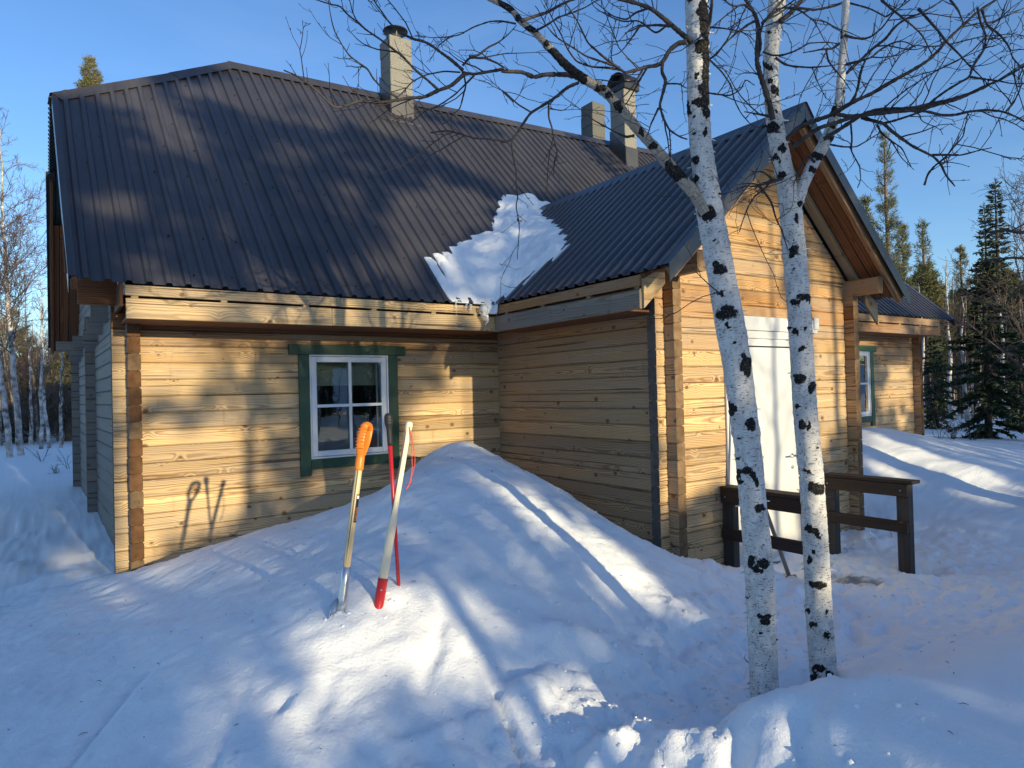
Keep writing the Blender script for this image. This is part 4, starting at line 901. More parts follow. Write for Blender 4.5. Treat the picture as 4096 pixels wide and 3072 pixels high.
# grip: neck splitting into two limbs joined by a cross bar, hollow ribbed inside
gl = []; 
m = MB(); m.lathe([(0.0205, L - 0.03), (0.0225, L - 0.02), (0.022, L + 0.03), (0.0195, L + 0.055)], 20); m.build('grip_neck', M_ORANGE, sh)
grip_lean = np.array([0.030, -0.004])            # grip is cranked away from the shaft
def gp(s, t): return (s + grip_lean[0] * t, grip_lean[1] * t, L + 0.04 + 0.155 * t)
lo_ = [gp(s, t) for s, t in ((-0.006, 0.0), (-0.030, 0.22), (-0.046, 0.5), (-0.048, 0.8), (-0.036, 1.0))]; hi_ = [gp(s, t) for s, t in ((0.006, 0.0), (0.030, 0.22), (0.046, 0.5), (0.048, 0.8), (0.036, 1.0))]
grip = MB()
def flat_tube(mb, pts, rx, ry, sides=12):
    """limb wider across the grip (local y) than along it"""
    p = np.array(pts); q = []
    for i in range(len(p) - 1):
        for k in range(4): q.append(p[i] + (p[i + 1] - p[i]) * k / 4)
    q.append(p[-1]); q = np.array(q)
    for _ in range(3): q[1:-1] = (q[:-2] + 2 * q[1:-1] + q[2:]) / 4
    t = np.gradient(q, axis=0); t /= np.linalg.norm(t, axis=1)[:, None]; yv = np.array([0, 1.0, 0]); a = np.arange(sides) * 2 * math.pi / sides; v = []
    for c, d in zip(q, t):
        s = np.cross(yv, d); s /= np.linalg.norm(s)
        for w in a: v.append(c + s * rx * math.cos(w) + yv * ry * math.sin(w))
    n = len(q); mb.add(v, [(i * sides + j, i * sides + (j + 1) % sides, (i + 1) * sides + (j + 1) % sides, (i + 1) * sides + j) for i in range(n - 1) for j in range(sides)] + [list(range(sides))[::-1], [(n - 1) * sides + j for j in range(sides)]], 0, True)
flat_tube(grip, lo_, 0.0075, 0.020); flat_tube(grip, hi_, 0.0075, 0.020)
flat_tube(grip, [gp(-0.044, 0.95), gp(-0.02, 1.06), gp(0.02, 1.06), gp(0.044, 0.95)], 0.016, 0.0205)
go = grip.build('grip', M_ORANGE, sh)
for i in range(7):
    t = 0.25 + i * 0.105; a = gp(-0.05 if 0.4 < t < 0.95 else -0.04, t); m = MB(); m.bbox(a[0] - 0.004, a[0] + 0.006, a[1] - 0.0235, a[1] + 0.0235, a[2] - 0.002, a[2] + 0.002, 0.0008); m.build('grip_rib', M_ORANGED, go)
# maker's label along the shaft
lab = MB(); zl0 = L * (1 - (1069 - 1003) / 281.0); zl1 = L * (1 - (1130 - 1003) / 281.0); zl0, zl1 = min(zl0, zl1), max(zl0, zl1)
view = Vector(CAM) - Vector(P0); vl = mt.inverted().to_3x3() @ view; ang0 = math.atan2(vl.y, vl.x) + 0.85
def strip(mb, a0, a1, z0, z1, r, mat=0, n=6):
    v = []
    for i in range(n + 1):
        a = ang0 + a0 + (a1 - a0) * i / n; v += [(r * math.cos(a), r * math.sin(a), z0), (r * math.cos(a), r * math.sin(a), z1)]
    mb.add(v, [(2 * i, 2 * i + 2, 2 * i + 3, 2 * i + 1) for i in range(n)], mat)
strip(lab, -0.55, 0.55, zl0, zl1, 0.0192); strip(lab, -0.4, 0.4, zl1 - 0.022, zl1 - 0.006, 0.0194, 1); lo = lab.build('maker_label', [M_LABEL, M_LABW], sh)
tc = bpy.data.curves.new('maker_name', 'FONT'); tc.body = 'FISKARS'; tc.size = 0.019; tc.extrude = 0.0003; tc.align_x = 'LEFT'; tc.align_y = 'CENTER'
tmp = bpy.data.objects.new('tmp', tc); tme = bpy.data.meshes.new_from_object(tmp); bpy.data.objects.remove(tmp); tme.name = 'maker_name'; tme.materials.clear(); tme.materials.append(M_LABO); to = bpy.data.objects.new('maker_name', tme); COL.objects.link(to); to.parent = lo
er = Vector((math.cos(ang0), math.sin(ang0), 0)); et = Vector((0, 0, 1)); mtx = Matrix((et, er.cross(et), er)).transposed().to_4x4(); mtx.translation = er * 0.0197 + Vector((0, 0, zl0 + 0.006)); to.matrix_local = mtx
# red pole with black rubber knob
P0 = on_y(860, 1247, -3.12); P1 = on_y(838.5, 893, -3.16)
rp, L, mt = tool('ice_pole', P0, P1, 'slim red pole with black rubber knob stuck upright in the snow heap', 'pole')
m = MB(); m.lathe([(0.0098, -0.3), (0.0098, 0.3), (0.0108, L - 0.12)], 16); m.build('shaft', M_RED, rp)
m = MB(); m.lathe([(0.0125, L - 0.165), (0.0135, L - 0.15), (0.0140, L - 0.09), (0.0155, L - 0.07), (0.019, L - 0.062), (0.0195, L - 0.056), (0.0215, L - 0.053), (0.0225, L - 0.046), (0.0205, L - 0.043), (0.0225, L - 0.040), (0.0230, L - 0.032), (0.0210, L - 0.029), (0.0225, L - 0.026), (0.0215, L - 0.016), (0.017, L - 0.006), (0.010, L), (0.0, L + 0.001)], 20); m.build('rubber_grip', M_RUB, rp)
# pale pole with red socket and cord loop
P0 = on_y(820.5, 1292, -3.20); P1 = on_y(884.5, 912, -3.11)
wp, L, mt = tool('pale_pole', P0, P1, 'thick pale wooden pole with red socket and red cord loop in the snow heap', 'pole')
k = L / 386.0
m = MB(); m.lathe([(0.0232, 0.04), (0.0228, 0.30 * L), (0.0222, 0.40 * L), (0.0205, 0.433 * L), (0.0172, 0.455 * L), (0.0160, 0.50 * L), (0.0158, 0.90 * L), (0.0165, 0.945 * L), (0.0190, 0.962 * L), (0.0200, 0.975 * L), (0.0192, 0.990 * L), (0.0165, L), (0.0, L)], 22); m.build('shaft', M_PALE, wp)
m = MB(); m.lathe([(0.022, -0.25), (0.0245, -0.05), (0.0255, 0.085), (0.0268, 0.087), (0.0262, 0.094), (0.0235, 0.095)], 22); so = m.build('socket', M_RED, wp)
vl = mt.inverted().to_3x3() @ (Vector(CAM) - Vector(P0)); vl.z = 0; vl.normalize()
m = MB(); m.lathe([(0.006, 0), (0.005, 0.003), (0, 0.004)], 12, 0, tuple(vl * 0.0245 + Vector((0, 0, 0.042))), tuple(vl)); m.build('rivet', M_STEEL, so)
inv = mt.inverted()
def lp(x, y, yy): return np.array(inv @ Vector(on_y(x, y, yy)))
def smooth_path(p, n=4, it=2):
    p = np.array(p, float); q = []
    for i in range(len(p) - 1):
        for j in range(n): q.append(p[i] + (p[i + 1] - p[i]) * j / n)
    q.append(p[-1]); q = np.array(q)
    for _ in range(it): q[1:-1] = (q[:-2] + 2 * q[1:-1] + q[2:]) / 4
    return q
ya = P1[1] - 0.022
loop = smooth_path([lp(884, 922, ya), lp(887, 938, ya - 0.012), lp(889.5, 965, ya - 0.016), lp(890, 990, ya - 0.016), lp(890.5, 1012, ya - 0.014), lp(888, 1028, ya - 0.014), lp(886, 1043, ya - 0.014)])
loop2 = smooth_path([lp(884, 922, ya), lp(890, 945, ya - 0.018), lp(894.5, 975, ya - 0.022), lp(897, 995, ya - 0.02), lp(894, 1013, ya - 0.016), lp(889, 1030, ya - 0.014), lp(886, 1043, ya - 0.014)])
m = MB(); m.tube(loop, [0.0022] * len(loop), 6); m.tube(loop2, [0.0022] * len(loop2), 6); tl = smooth_path([lp(886, 1043, ya - 0.014), lp(882, 1049, ya - 0.012), lp(877.5, 1057, ya - 0.012)]); m.tube(tl, np.linspace(0.003, 0.0045, len(tl)), 7)
for q in range(3): m.tube([lp(884 + q, 1041 + q, ya - 0.018), lp(888 - q, 1046 - q, ya - 0.011)], [0.0035, 0.0035], 7)
m.build('cord_loop', M_CORD, wp)
# wooden rammer leaning by the door
a = np.array((0.73, -3.10, -0.02)); b = np.array((0.80, -2.515, 1.33))
ml, L, mt = tool('wooden_rammer', a, b, 'long handled wooden rammer with square block foot leaning beside the door frame', 'rammer')
M_OLD = wood('old_handle', (0.30, 0.25, 0.19), (0.20, 0.155, 0.11), (0.25, 0.24, 0.22), 0.6, axis='z', ring=3, knots=False)
m = MB(); m.lathe([(0.016, 0.0), (0.0165, 0.5), (0.015, L)], 14); m.build('handle', M_OLD, ml)
m = MB(); m.bbox(-0.052, 0.052, -0.048, 0.048, -0.14, 0.02, 0.008); m.build('block', M_LOGB, ml)

# ------------------------------------------------------------------ the two birches in front
rb = np.random.RandomState(3)
BLOT = [[(1553, 581, 20, 13), (1551, 628, 10, 9), (1570, 677, 27, 21), (1576, 706, 7, 8), (1584, 738, 8, 5), (1610, 790, 14, 28), (1582, 885, 10, 18), (1622, 918, 17, 15), (1596, 947, 7, 3), (1598, 991, 7, 5), (1601, 1030, 7, 20), (1615, 1018, 17, 9), (1628, 1033, 7, 20), (1641, 1099, 15, 11), (1622, 1213, 14, 18), (1652, 1218, 18, 12), (1637, 1232, 13, 10), (1649, 1330, 20, 9), (1651, 1342, 16, 8), (1619, 1290, 6, 4), (1646, 1372, 5, 4), (1679, 1380, 5, 6),
         (1502, 159, 10, 13), (1507, 107, 12, 10), (1515, 93, 28, 13), (1514, 222, 23, 14), (1523, 240, 9, 14), (1487, 236, 8, 22), (1524, 286, 9, 13), (1496, 288, 5, 6), (1502, 344, 10, 13), (1507, 388, 9, 12), (1499, 251, 5, 5), (1529, 460, 20, 24), (1497, 5, 9, 6), (1556, 420, 6, 6), (1545, 520, 5, 4), (1523, 150, 11, 120), (1520, 40, 12, 60)],
        [(1663, 71, 8, 5), (1659, 144, 10, 8), (1663, 176, 10, 9), (1670, 193, 9, 12), (1675, 239, 5, 7), (1651, 203, 5, 14), (1668, 276, 19, 18), (1690, 322, 11, 14), (1675, 342, 12, 10), (1687, 381, 17, 10), (1648, 127, 5, 8), (1712, 543, 20, 17), (1722, 472, 7, 14), (1712, 520, 5, 4), (1719, 584, 5, 4), (1736, 640, 17, 11), (1722, 655, 13, 10), (1716, 714, 9, 7), (1736, 705, 8, 4), (1734, 755, 14, 7), (1740, 791, 7, 4), (1724, 815, 15, 15), (1750, 836, 12, 17), (1721, 877, 7, 6), (1727, 915, 8, 14), (1741, 918, 8, 14), (1765, 967, 4, 4), (1767, 1056, 17, 15), (1755, 1060, 8, 5), (1757, 1146, 19, 10), (1768, 1156, 9, 8), (1755, 1188, 7, 4), (1744, 1206, 7, 14), (1767, 1263, 21, 11), (1783, 1321, 7, 9), (1744, 1316, 5, 8), (1756, 1350, 15, 8), (1788, 1372, 12, 11), (1770, 1445, 20, 12), (1795, 1460, 12, 14), (1763, 1465, 12, 14), (1745, 1020, 10, 4)]]
TR1 = [(1655, 1560, 63), (1651, 1512, 60), (1648, 1420, 59), (1643, 1300, 59), (1637, 1200, 60), (1628, 1100, 56), (1619, 1000, 55), (1607, 900, 56), (1594, 800, 59), (1577, 700, 62), (1559, 600, 58), (1541, 500, 56), (1533, 460, 58), (1526, 400, 51), (1512, 300, 47), (1507, 200, 45), (1507, 100, 47), (1505, 0, 48), (1503, -80, 46), (1500, -200, 42), (1496, -400, 32), (1490, -700, 12)]
TR2 = [(1785, 1520, 58), (1780, 1475, 56), (1774, 1400, 55), (1768, 1300, 53), (1763, 1200, 52), (1758, 1100, 50), (1750, 1000, 50), (1740, 900, 49), (1734, 800, 48), (1728, 700, 47), (1720, 600, 48), (1712, 500, 46), (1707, 440, 46), (1699, 400, 40), (1690, 350, 37), (1679, 300, 38), (1671, 250, 34), (1667, 200, 31), (1665, 150, 30), (1666, 100, 31), (1672, 50, 33), (1680, 0, 36), (1686, -80, 33), (1690, -200, 29), (1694, -400, 20), (1700, -650, 8)]
TR2B = [(1712, 470, 26), (1722, 440, 24), (1737, 395, 23), (1752, 362, 24), (1768, 333, 26), (1786, 300, 25), (1798, 270, 22), (1808, 238, 20), (1815, 205, 18), (1817, 170, 17), (1819, 130, 16), (1823, 90, 15), (1824, 60, 15), (1827, 20, 14), (1829, -20, 13), (1834, -160, 10), (1838, -300, 5)]
def dense(pts, n):
    p = np.array(pts, float); s = np.concatenate([[0], np.cumsum(np.linalg.norm(np.diff(p[:, :2], axis=0), axis=1))]); t = np.linspace(0, s[-1], n)
    out = np.stack([np.interp(t, s, p[:, i]) for i in range(p.shape[1])], 1)
    k = max(1, n // 120)
    for _ in range(10 * k): out[1:-1] = (out[:-2] + 2 * out[1:-1] + out[2:]) / 4
    return out
def px2m(t): return t * K / FPX
def stem(name, tr, depth0, depth1, n, sides, blots, parent, base, mat, extra=0.0):
    d = dense(tr, n); dep = np.linspace(depth0, depth1, n)
    c = np.array([at_depth(x, y, t) for (x, y, _), t in zip(d, dep)]); r = d[:, 2] * 0.5 * px2m(dep)
    v, f = tube_geo(c, r, sides, True); ring = np.repeat(np.arange(n), sides); a = np.tile(np.arange(sides), n) * 2 * math.pi / sides
    cc = c[ring]; out = v - cc; out /= np.linalg.norm(out, axis=1)[:, None]
    px, z = to_px(v); facing = ((CAM - v) * out).sum(1) > -0.15
    dark = np.zeros(len(v)); nz = fbm(v * 45, 3, 5); nl = fbm(v * 14, 2, 6)
    for bx, by, rx, ry in blots:
        q = ((px[:, 0] - bx + nl * 7 + nz * 3) / (0.84 * rx)) ** 2 + ((px[:, 1] - by + nz * 5 + nl * 4) / (0.84 * ry)) ** 2
        dark = np.maximum(dark, np.where(facing, np.clip(1.35 - 0.85 * q, 0, 1), 0))
    back = vnoise(v * np.array([6, 6, 9.0]), 77); dark = np.maximum(dark, np.where(facing, 0, sstep(0.45, 0.6, back)))
    if extra: dark = np.maximum(dark, sstep(0.15, 0.35, fbm(v * np.array([9, 9, 9.0]), 3, 88) + extra))
    rr = r[ring] * (1 + 0.025 * fbm(np.stack([np.cos(a) * 1.5, np.sin(a) * 1.5, v[:, 2] * 5], 1), 3, 9)) + dark * (0.004 + 0.004 * nz) * (r[ring] / 0.06)
    rr += 0.0018 * fbm(v * np.array([40, 40, 90.0]), 2, 12)
    # a few curls of peeling bark
    v2 = cc + out * rr[:, None]
    me = np_mesh(name, v2 - base, np.array(f[:-2]), mat)
    at = me.attributes.new('dark', 'FLOAT', 'POINT'); at.data.foreach_set('value', dark.astype(np.float32))
    s = np.concatenate([[0], np.cumsum(np.linalg.norm(np.diff(c, axis=0), axis=1))])
    uv = np.stack([np.abs(a - math.pi) / math.pi * 3 * (1 if True else 1), s[ring], np.zeros(len(v))], 1).astype(np.float32)
    au = me.attributes.new('ringuv', 'FLOAT_VECTOR', 'POINT'); au.data.foreach_set('vector', uv.ravel())
    o = link(name, me, parent); return o, c, r
def curls(parent, base, c, r, n, seed):
    """scraps of peeling bark standing off the trunk"""
    q = random.Random(seed); m = MB()
    for k in range(n):
        i = q.randrange(8, len(c) - 40); a = q.uniform(0, 6.283); o = np.array([math.cos(a), math.sin(a), 0]); t = np.array([-math.sin(a), math.cos(a), 0])
        p = c[i] + o * r[i] * 0.99; L = q.uniform(0.008, 0.03); w = q.uniform(0.004, 0.012); lift = q.uniform(0.3, 1.0)
        v = []
        for j in range(4):
            s = j / 3 * L; e = p + t * s + o * (lift * s * s / L) + np.array([0, 0, q.uniform(-0.002, 0.002)]); v += [e, e + np.array([0, 0, w * (1 - 0.2 * j)])]
        m.add(np.array(v) - base, [(2 * j, 2 * j + 2, 2 * j + 3, 2 * j + 1) for j in range(3)], 0, True)
    o = m.build('peeling_bark', M_CURL, parent); o['kind'] = 'stuff'
M_CURL = plain('bark_curl', (0.70, 0.66, 0.60), 0.7, var=0.15)
b1 = np.array((-1.50, -4.43, 0.0)); b2 = np.array((-1.12, -4.50, 0.0))
D1 = float((b1 - CAM) @ FWD); D2 = float((b2 - CAM) @ FWD)
birch1 = empty('birch_tree', b1); tag(birch1, 'left birch of the front pair, with a long limb reaching over the roof', 'birch')
birch2 = empty('birch_tree', b2); tag(birch2, 'birch forking into two stems at eaves height, on the right of the front pair', 'birch')
t1, c1, r1_ = stem('trunk', TR1, D1, D1 + 0.12, 460, 40, BLOT[0], birch1, b1, M_BARK); curls(birch1, b1, c1, r1_, 170, 1)
t2, c2, r2_ = stem('trunk', TR2, D2, D2 + 0.10, 460, 40, BLOT[1], birch2, b2, M_BARK); curls(birch2, b2, c2, r2_, 150, 2)
t2b, c2b, r2b = stem('stem', TR2B, D2 + 0.03, D2 - 0.05, 240, 28, [(1752, 365, 14, 10), (1766, 337, 16, 10), (1790, 297, 12, 9), (1798, 268, 14, 9), (1801, 240, 12, 12), (1822, 195, 5, 4), (1818, 75, 9, 10), (1723, 437, 10, 10)], birch2, b2, M_BARK)
# limbs and branches traced from the photograph; each gets its own distance. (tree, points(x, y, width), depth offset start, end)
def R(o, pts): return [(o[0] + x * 1000 / 2212 / K, o[1] + y * 1000 / 2212 / K) for x, y in pts]
oA, oB, oC, oD = (1100 / K, 0), (2000 / K, 0), (2600 / K, 0), (3096 / K, 0)
LIMB = [(1526, 462, 25), (1512, 438, 25), (1495, 412, 25), (1470, 385, 25), (1440, 350, 24), (1408, 312, 23), (1380, 282, 22), (1355, 252, 21), (1335, 228, 21), (1318, 207, 21), (1295, 189, 20), (1262, 171, 20), (1232, 150, 18), (1205, 122, 16), (1180, 96, 15), (1160, 74, 14), (1140, 58, 14), (1122, 44, 14), (1112, 27, 13), (1095, 14, 12), (1060, -2, 11), (990, -40, 9), (900, -90, 5)]
o_limb, cL, rL = stem('limb', LIMB, D1 + 0.02, D1 + 0.30, 300, 20, [(1408, 315, 14, 12), (1385, 285, 10, 10), (1335, 228, 12, 12), (1300, 192, 20, 10), (1318, 208, 10, 8), (1440, 350, 8, 8), (1262, 171, 8, 5), (1150, 62, 20, 14), (1120, 40, 14, 12), (1232, 148, 7, 6), (1180, 98, 8, 8), (1205, 122, 5, 6), (1345, 240, 12, 10)], birch1, b1, M_LBARK, 0.02)
BR = [  # tree, width0, width1, depth off 0, depth off 1, points
 (1, 11, 5, .28, .10, [(1283, 180), (1262, 172)] + R(oB, [(600, 660), (400, 660), (300, 690), (200, 640), (0, 630)]) + R(oA, [(2050, 610), (1880, 640), (1760, 660), (1660, 640)])),
 (1, 8, 2.5, .10, -.15, R(oA, [(1680, 650), (1560, 760), (1440, 800), (1320, 860), (1180, 865), (1060, 885), (900, 900), (740, 885), (620, 930), (540, 945), (480, 900), (410, 820), (340, 760), (270, 700), (180, 640), (90, 600)])),
 (1, 7, 2.2, .10, .05, R(oA, [(1660, 620), (1560, 530), (1450, 450), (1370, 390), (1290, 355), (1230, 345), (1100, 280), (1000, 190), (930, 90), (870, 0), (840, -80)])),
 (1, 5, 2, -.02, -.1, R(oA, [(1440, 790), (1340, 700), (1230, 610), (1130, 500), (1000, 400), (920, 340), (800, 260), (720, 190), (640, 130), (580, 60), (480, 40), (350, 0)])),
 (1, 4, 1.6, -.08, -.2, R(oA, [(1080, 860), (960, 790), (870, 700), (820, 610), (740, 560), (650, 490), (590, 400), (530, 300), (500, 210), (480, 100), (470, 0)])),
 (1, 3.6, 1.5, 0.0, -.1, R(oA, [(800, 260), (720, 180), (680, 90), (655, 0)])),
 (1, 4, 1.6, .10, .3, R(oA, [(1760, 670), (1690, 740), (1600, 830), (1500, 900), (1410, 950), (1370, 960), (1300, 1000), (1200, 1080)])),
 (1, 4, 1.5, .1, .2, R(oA, [(1670, 650), (1690, 760), (1660, 880), (1640, 960), (1590, 1010), (1540, 1080), (1480, 1110)])),
 (1, 3.2, 1.2, .1, .0, R(oA, [(1640, 640), (1500, 630), (1340, 660), (1220, 720), (1150, 800), (1080, 870), (1000, 930), (920, 940), (840, 910), (740, 850), (660, 780), (600, 680)])),
 (1, 5, 2, .15, .4, R(oA, [(1720, 500), (1800, 490), (1880, 420), (1980, 370), (2060, 300), (2130, 220)])),
 (1, 4.5, 3, .12, .2, R(oA, [(1660, 580), (1720, 510), (1860, 520), (1960, 560), (2030, 605)])),
 (1, 4, 1.4, .3, .45, R(oA, [(2130, 210), (2000, 185), (1900, 190), (1760, 240), (1640, 310), (1530, 330), (1400, 340), (1300, 325), (1240, 320)])),
 (1, 3.0, 1.2, .4, .5, R(oA, [(1540, 330), (1460, 390), (1420, 450), (1370, 550)])),
 (1, 6, 2.6, .05, .2, R(oB, [(700, 730), (600, 770), (480, 870), (340, 960), (270, 1000), (210, 1090), (150, 1190), (100, 1250), (0, 1260)]) + R(oA, [(2090, 1260), (1930, 1240), (1780, 1230), (1660, 1195), (1540, 1160), (1380, 1180)])),
 (1, 3.5, 1.4, .15, .3, R(oB, [(100, 1260), (110, 1360), (145, 1530), (140, 1660), (160, 1760)]) + [(1113, 440), (1122, 490), (1118, 560)]),
 (1, 4, 1.6, .1, .25, R(oB, [(430, 900), (430, 1040), (460, 1130), (480, 1250), (510, 1350), (480, 1440), (470, 1560)])),
 (1, 3.4, 1.3, .1, .3, R(oB, [(270, 990), (150, 920), (60, 830), (0, 790)]) + R(oA, [(2120, 920), (2000, 800), (1930, 740), (1870, 670)])),
 (1, 3, 1.2, .15, .3, R(oB, [(430, 960), (560, 980), (640, 930)])),
 (1, 7, 3.2, .02, .35, R(oB, [(190, 185), (300, 145), (420, 110), (560, 30), (700, -20), (900, -80)])),
 (1, 4.5, 1.6, .2, .1, R(oB, [(300, 280), (400, 230), (520, 150), (640, 110), (760, 60), (860, 0), (960, -60)])),
 (1, 10, 5.5, .05, .0, R(oB, [(1690, 370), (1620, 310), (1540, 240), (1450, 160), (1340, 70), (1200, 15), (1100, -10), (950, -60)])),
 (1, 9.5, 5.5, .03, -.05, R(oB, [(1650, 370), (1580, 380), (1500, 440), (1450, 530), (1400, 575), (1280, 590), (1180, 620), (1100, 640)])),
 (1, 5, 1.6, -.05, -.2, R(oB, [(1100, 640), (1020, 580), (900, 490), (780, 380), (720, 250), (660, 130), (590, 30), (560, -60)])),
 (1, 4.4, 1.4, -.05, -.3, R(oB, [(1080, 620), (960, 600), (820, 595), (680, 550), (600, 440), (540, 300), (480, 200), (420, 60), (380, -20)])),
 (1, 4, 1.4, -.1, -.3, R(oB, [(1060, 600), (900, 545), (760, 500), (640, 420), (500, 340), (400, 230), (330, 90), (300, 60)])),
 (1, 7, 2.6, -.03, -.2, R(oB, [(1440, 550), (1430, 640), (1470, 710), (1440, 830), (1410, 940), (1450, 1070), (1500, 1160), (1590, 1220), (1660, 1240)])),
 (1, 4, 2, -.03, .0, R(oB, [(1470, 740), (1580, 740), (1650, 780)])),
 (1, 4, 1.4, -.1, -.3, R(oB, [(1400, 960), (1340, 1090), (1320, 1180), (1290, 1220)])),
 (1, 4.2, 1.4, -.1, -.2, R(oB, [(1260, 620), (1180, 760), (1090, 860), (1000, 930)])),
 (1, 4.2, 1.5, -.05, .2, R(oB, [(1300, 600), (1230, 720), (1130, 920), (1080, 970)])),
 (1, 5.5, 2, 0, -.15, R(oB, [(1500, 230), (1380, 220), (1250, 230), (1100, 290)])),
 (1, 4, 1.4, 0, -.25, R(oB, [(1240, 230), (1160, 340), (1100, 420), (1040, 470), (980, 480)])),
 (1, 4.5, 1.5, 0, .2, R(oB, [(1330, 70), (1200, 110), (1120, 180), (1000, 150), (900, 70), (820, 10)])),
 (1, 4, 1.5, 0, .3, R(oB, [(1470, 230), (1380, 300), (1230, 180), (1080, 190), (940, 130), (830, 60), (800, -40)])),
 (1, 6, 2.4, .05, .0, R(oB, [(1450, 1440)[:2], (1340, 1350)]) if False else R(oB, [(1180, 1200), (1110, 1215), (1050, 1190)])),
 (1, 8, 4, -.04, -.1, R(oC, [(500, 330), (530, 180), (545, 60), (560, -60)])),
 (1, 4, 1.5, -.04, -.2, R(oC, [(500, 820), (700, 850), (800, 800), (850, 700), (930, 760)])),
 (1, 3.5, 1.3, -.04, -.2, R(oC, [(530, 530), (640, 640), (720, 760), (740, 880), (800, 1000), (900, 1110), (1000, 1140)])),
 (1, 3.5, 1.3, -.04, -.3, R(oC, [(530, 240), (640, 250), (760, 270), (870, 310), (930, 380)])),
 (1, 4, 1.5, -.04, -.2, R(oC, [(520, 530), (600, 470), (690, 340), (740, 220), (760, 120), (720, 40)])),
 (2, 11, 6, -.02, -.05, R(oC, [(1085, 1060), (1060, 930), (1020, 800), (980, 680), (945, 560), (945, 420), (960, 260), (930, 140), (880, 50), (840, -20), (800, -120)])),
 (2, 6, 3, -.05, .0, R(oC, [(960, 500), (980, 400), (970, 300), (1000, 200), (1080, 110), (1170, 20), (1230, -60)])),
 (2, 5, 2, -.05, -.15, R(oC, [(960, 170), (880, 210), (780, 280), (700, 350), (620, 440), (560, 500)])),
 (2, 6, 2.2, -.05, -.1, R(oC, [(990, 210), (1060, 140), (1150, 80), (1220, 40), (1300, -30)])),
 (2, 5, 2, -.05, -.3, R(oC, [(920, 110), (830, 40), (760, 60), (690, 40), (640, -20)])),
 (2, 10, 6, .03, .1, R(oC, [(1145, 195), (1190, 160), (1250, 110), (1310, 50), (1360, -20), (1420, -120)])),
 (2, 5, 2, .0, -.1, R(oC, [(1060, 1030), (960, 1010), (835, 990)])),
 (2, 4, 1.6, 0, -.2, R(oC, [(1000, 460), (1080, 490), (1170, 490), (1260, 460), (1340, 420), (1400, 380), (1560, 375), (1670, 385)])),
 (2, 5, 1.8, 0, -.15, R(oC, [(1110, 510), (1190, 570), (1270, 590), (1420, 600), (1540, 590), (1680, 570)])),
 (2, 5, 2, 0, -.2, R(oD, [(580, 385), (520, 430), (430, 435), (330, 460), (260, 470)])),
 (2, 4, 1.4, 0, -.3, R(oD, [(460, 440), (480, 540), (560, 640), (640, 740), (680, 800)])),
 # the big fan reaching right
 (2, 9, 3.5, 0, -.35, R(oD, [(60, 1160)[:2], (90, 1250)]) if False else R(oD, [(100, 1240), (200, 1140), (330, 1075), (480, 1030), (600, 960), (720, 890), (860, 830), (960, 770), (1100, 690), (1230, 620), (1370, 530), (1450, 450), (1530, 350), (1650, 240), (1800, 100), (1960, 0), (2060, -60)])),
 (2, 8, 3.0, -.05, -.45, R(oD, [(160, 1310), (280, 1210), (400, 1130), (540, 1090), (680, 1040), (820, 1010), (980, 1000), (1120, 970), (1260, 950), (1430, 910), (1560, 880), (1720, 830), (1850, 770), (2000, 710), (2120, 640), (2212, 580)])),
 (2, 8, 3.0, -.05, -.3, R(oD, [(440, 1230)[:2], (540, 1170), (660, 1090), (780, 1010), (900, 970), (1050, 960), (1200, 970), (1330, 960), (1480, 920), (1640, 880), (1780, 820), (1880, 770)])),
 (2, 7, 2.6, -.1, -.5, R(oD, [(560, 1010), (660, 1030), (780, 1020), (900, 1010), (1060, 990), (1200, 980), (1350, 985), (1480, 1020), (1600, 1020), (1720, 990), (1850, 975), (2000, 980), (2120, 1020), (2212, 1070)])),
 (2, 7, 2.4, -.1, -.4, R(oD, [(780, 1040), (880, 1070), (970, 1090), (1040, 1160), (1120, 1220), (1220, 1290), (1320, 1340), (1420, 1390), (1480, 1460), (1530, 1560), (1600, 1640)])),
 (2, 4.5, 1.6, -.15, -.5, R(oD, [(970, 1090), (1060, 1070), (1180, 1030), (1300, 990), (1430, 930), (1560, 870)])),
 (2, 4, 1.4, -.3, -.5, R(oD, [(1400, 1370), (1540, 1370), (1650, 1375), (1750, 1350), (1830, 1330), (1920, 1310)])),
 (2, 4, 1.4, -.3, -.6, R(oD, [(1330, 1640), (1360, 1540), (1420, 1470), (1510, 1400), (1590, 1310), (1680, 1210), (1700, 1100), (1720, 1010)])),
 (2, 6.5, 2.4, .0, -.2, R(oD, [(640, 650), (700, 590), (780, 520), (860, 440), (980, 350), (1080, 230), (1180, 160), (1300, 120), (1420, 50), (1500, -10)])),
 (2, 5, 1.8, .0, -.25, R(oD, [(640, 570), (760, 540), (860, 510), (940, 440), (1050, 380), (1120, 360), (1200, 380), (1260, 420)])),
 (2, 5, 1.6, -.05, -.4, R(oD, [(700, 900), (740, 780), (760, 640), (800, 540), (850, 470)])),
 (2, 4.5, 1.6, -.1, -.4, R(oD, [(560, 1000), (660, 930), (740, 800), (780, 620)])),
 (2, 5, 1.6, -.2, -.5, R(oD, [(1280, 80), (1370, 180), (1450, 270), (1520, 370), (1620, 470), (1700, 560), (1780, 640), (1840, 700), (1850, 770)])),
 (2, 4.5, 1.6, -.2, -.4, R(oD, [(950, 0), (1040, 80), (1130, 150), (1230, 230), (1320, 320), (1400, 490)])),
 (2, 4.5, 1.6, -.3, -.5, R(oD, [(1560, 0), (1630, 90), (1670, 180), (1680, 220)])),
 (2, 4.5, 1.5, -.3, -.55, R(oD, [(1340, 950), (1430, 870), (1540, 790), (1640, 730), (1730, 680), (1760, 580), (1820, 500), (1880, 400), (1920, 300), (1990, 190), (2060, 0)])),
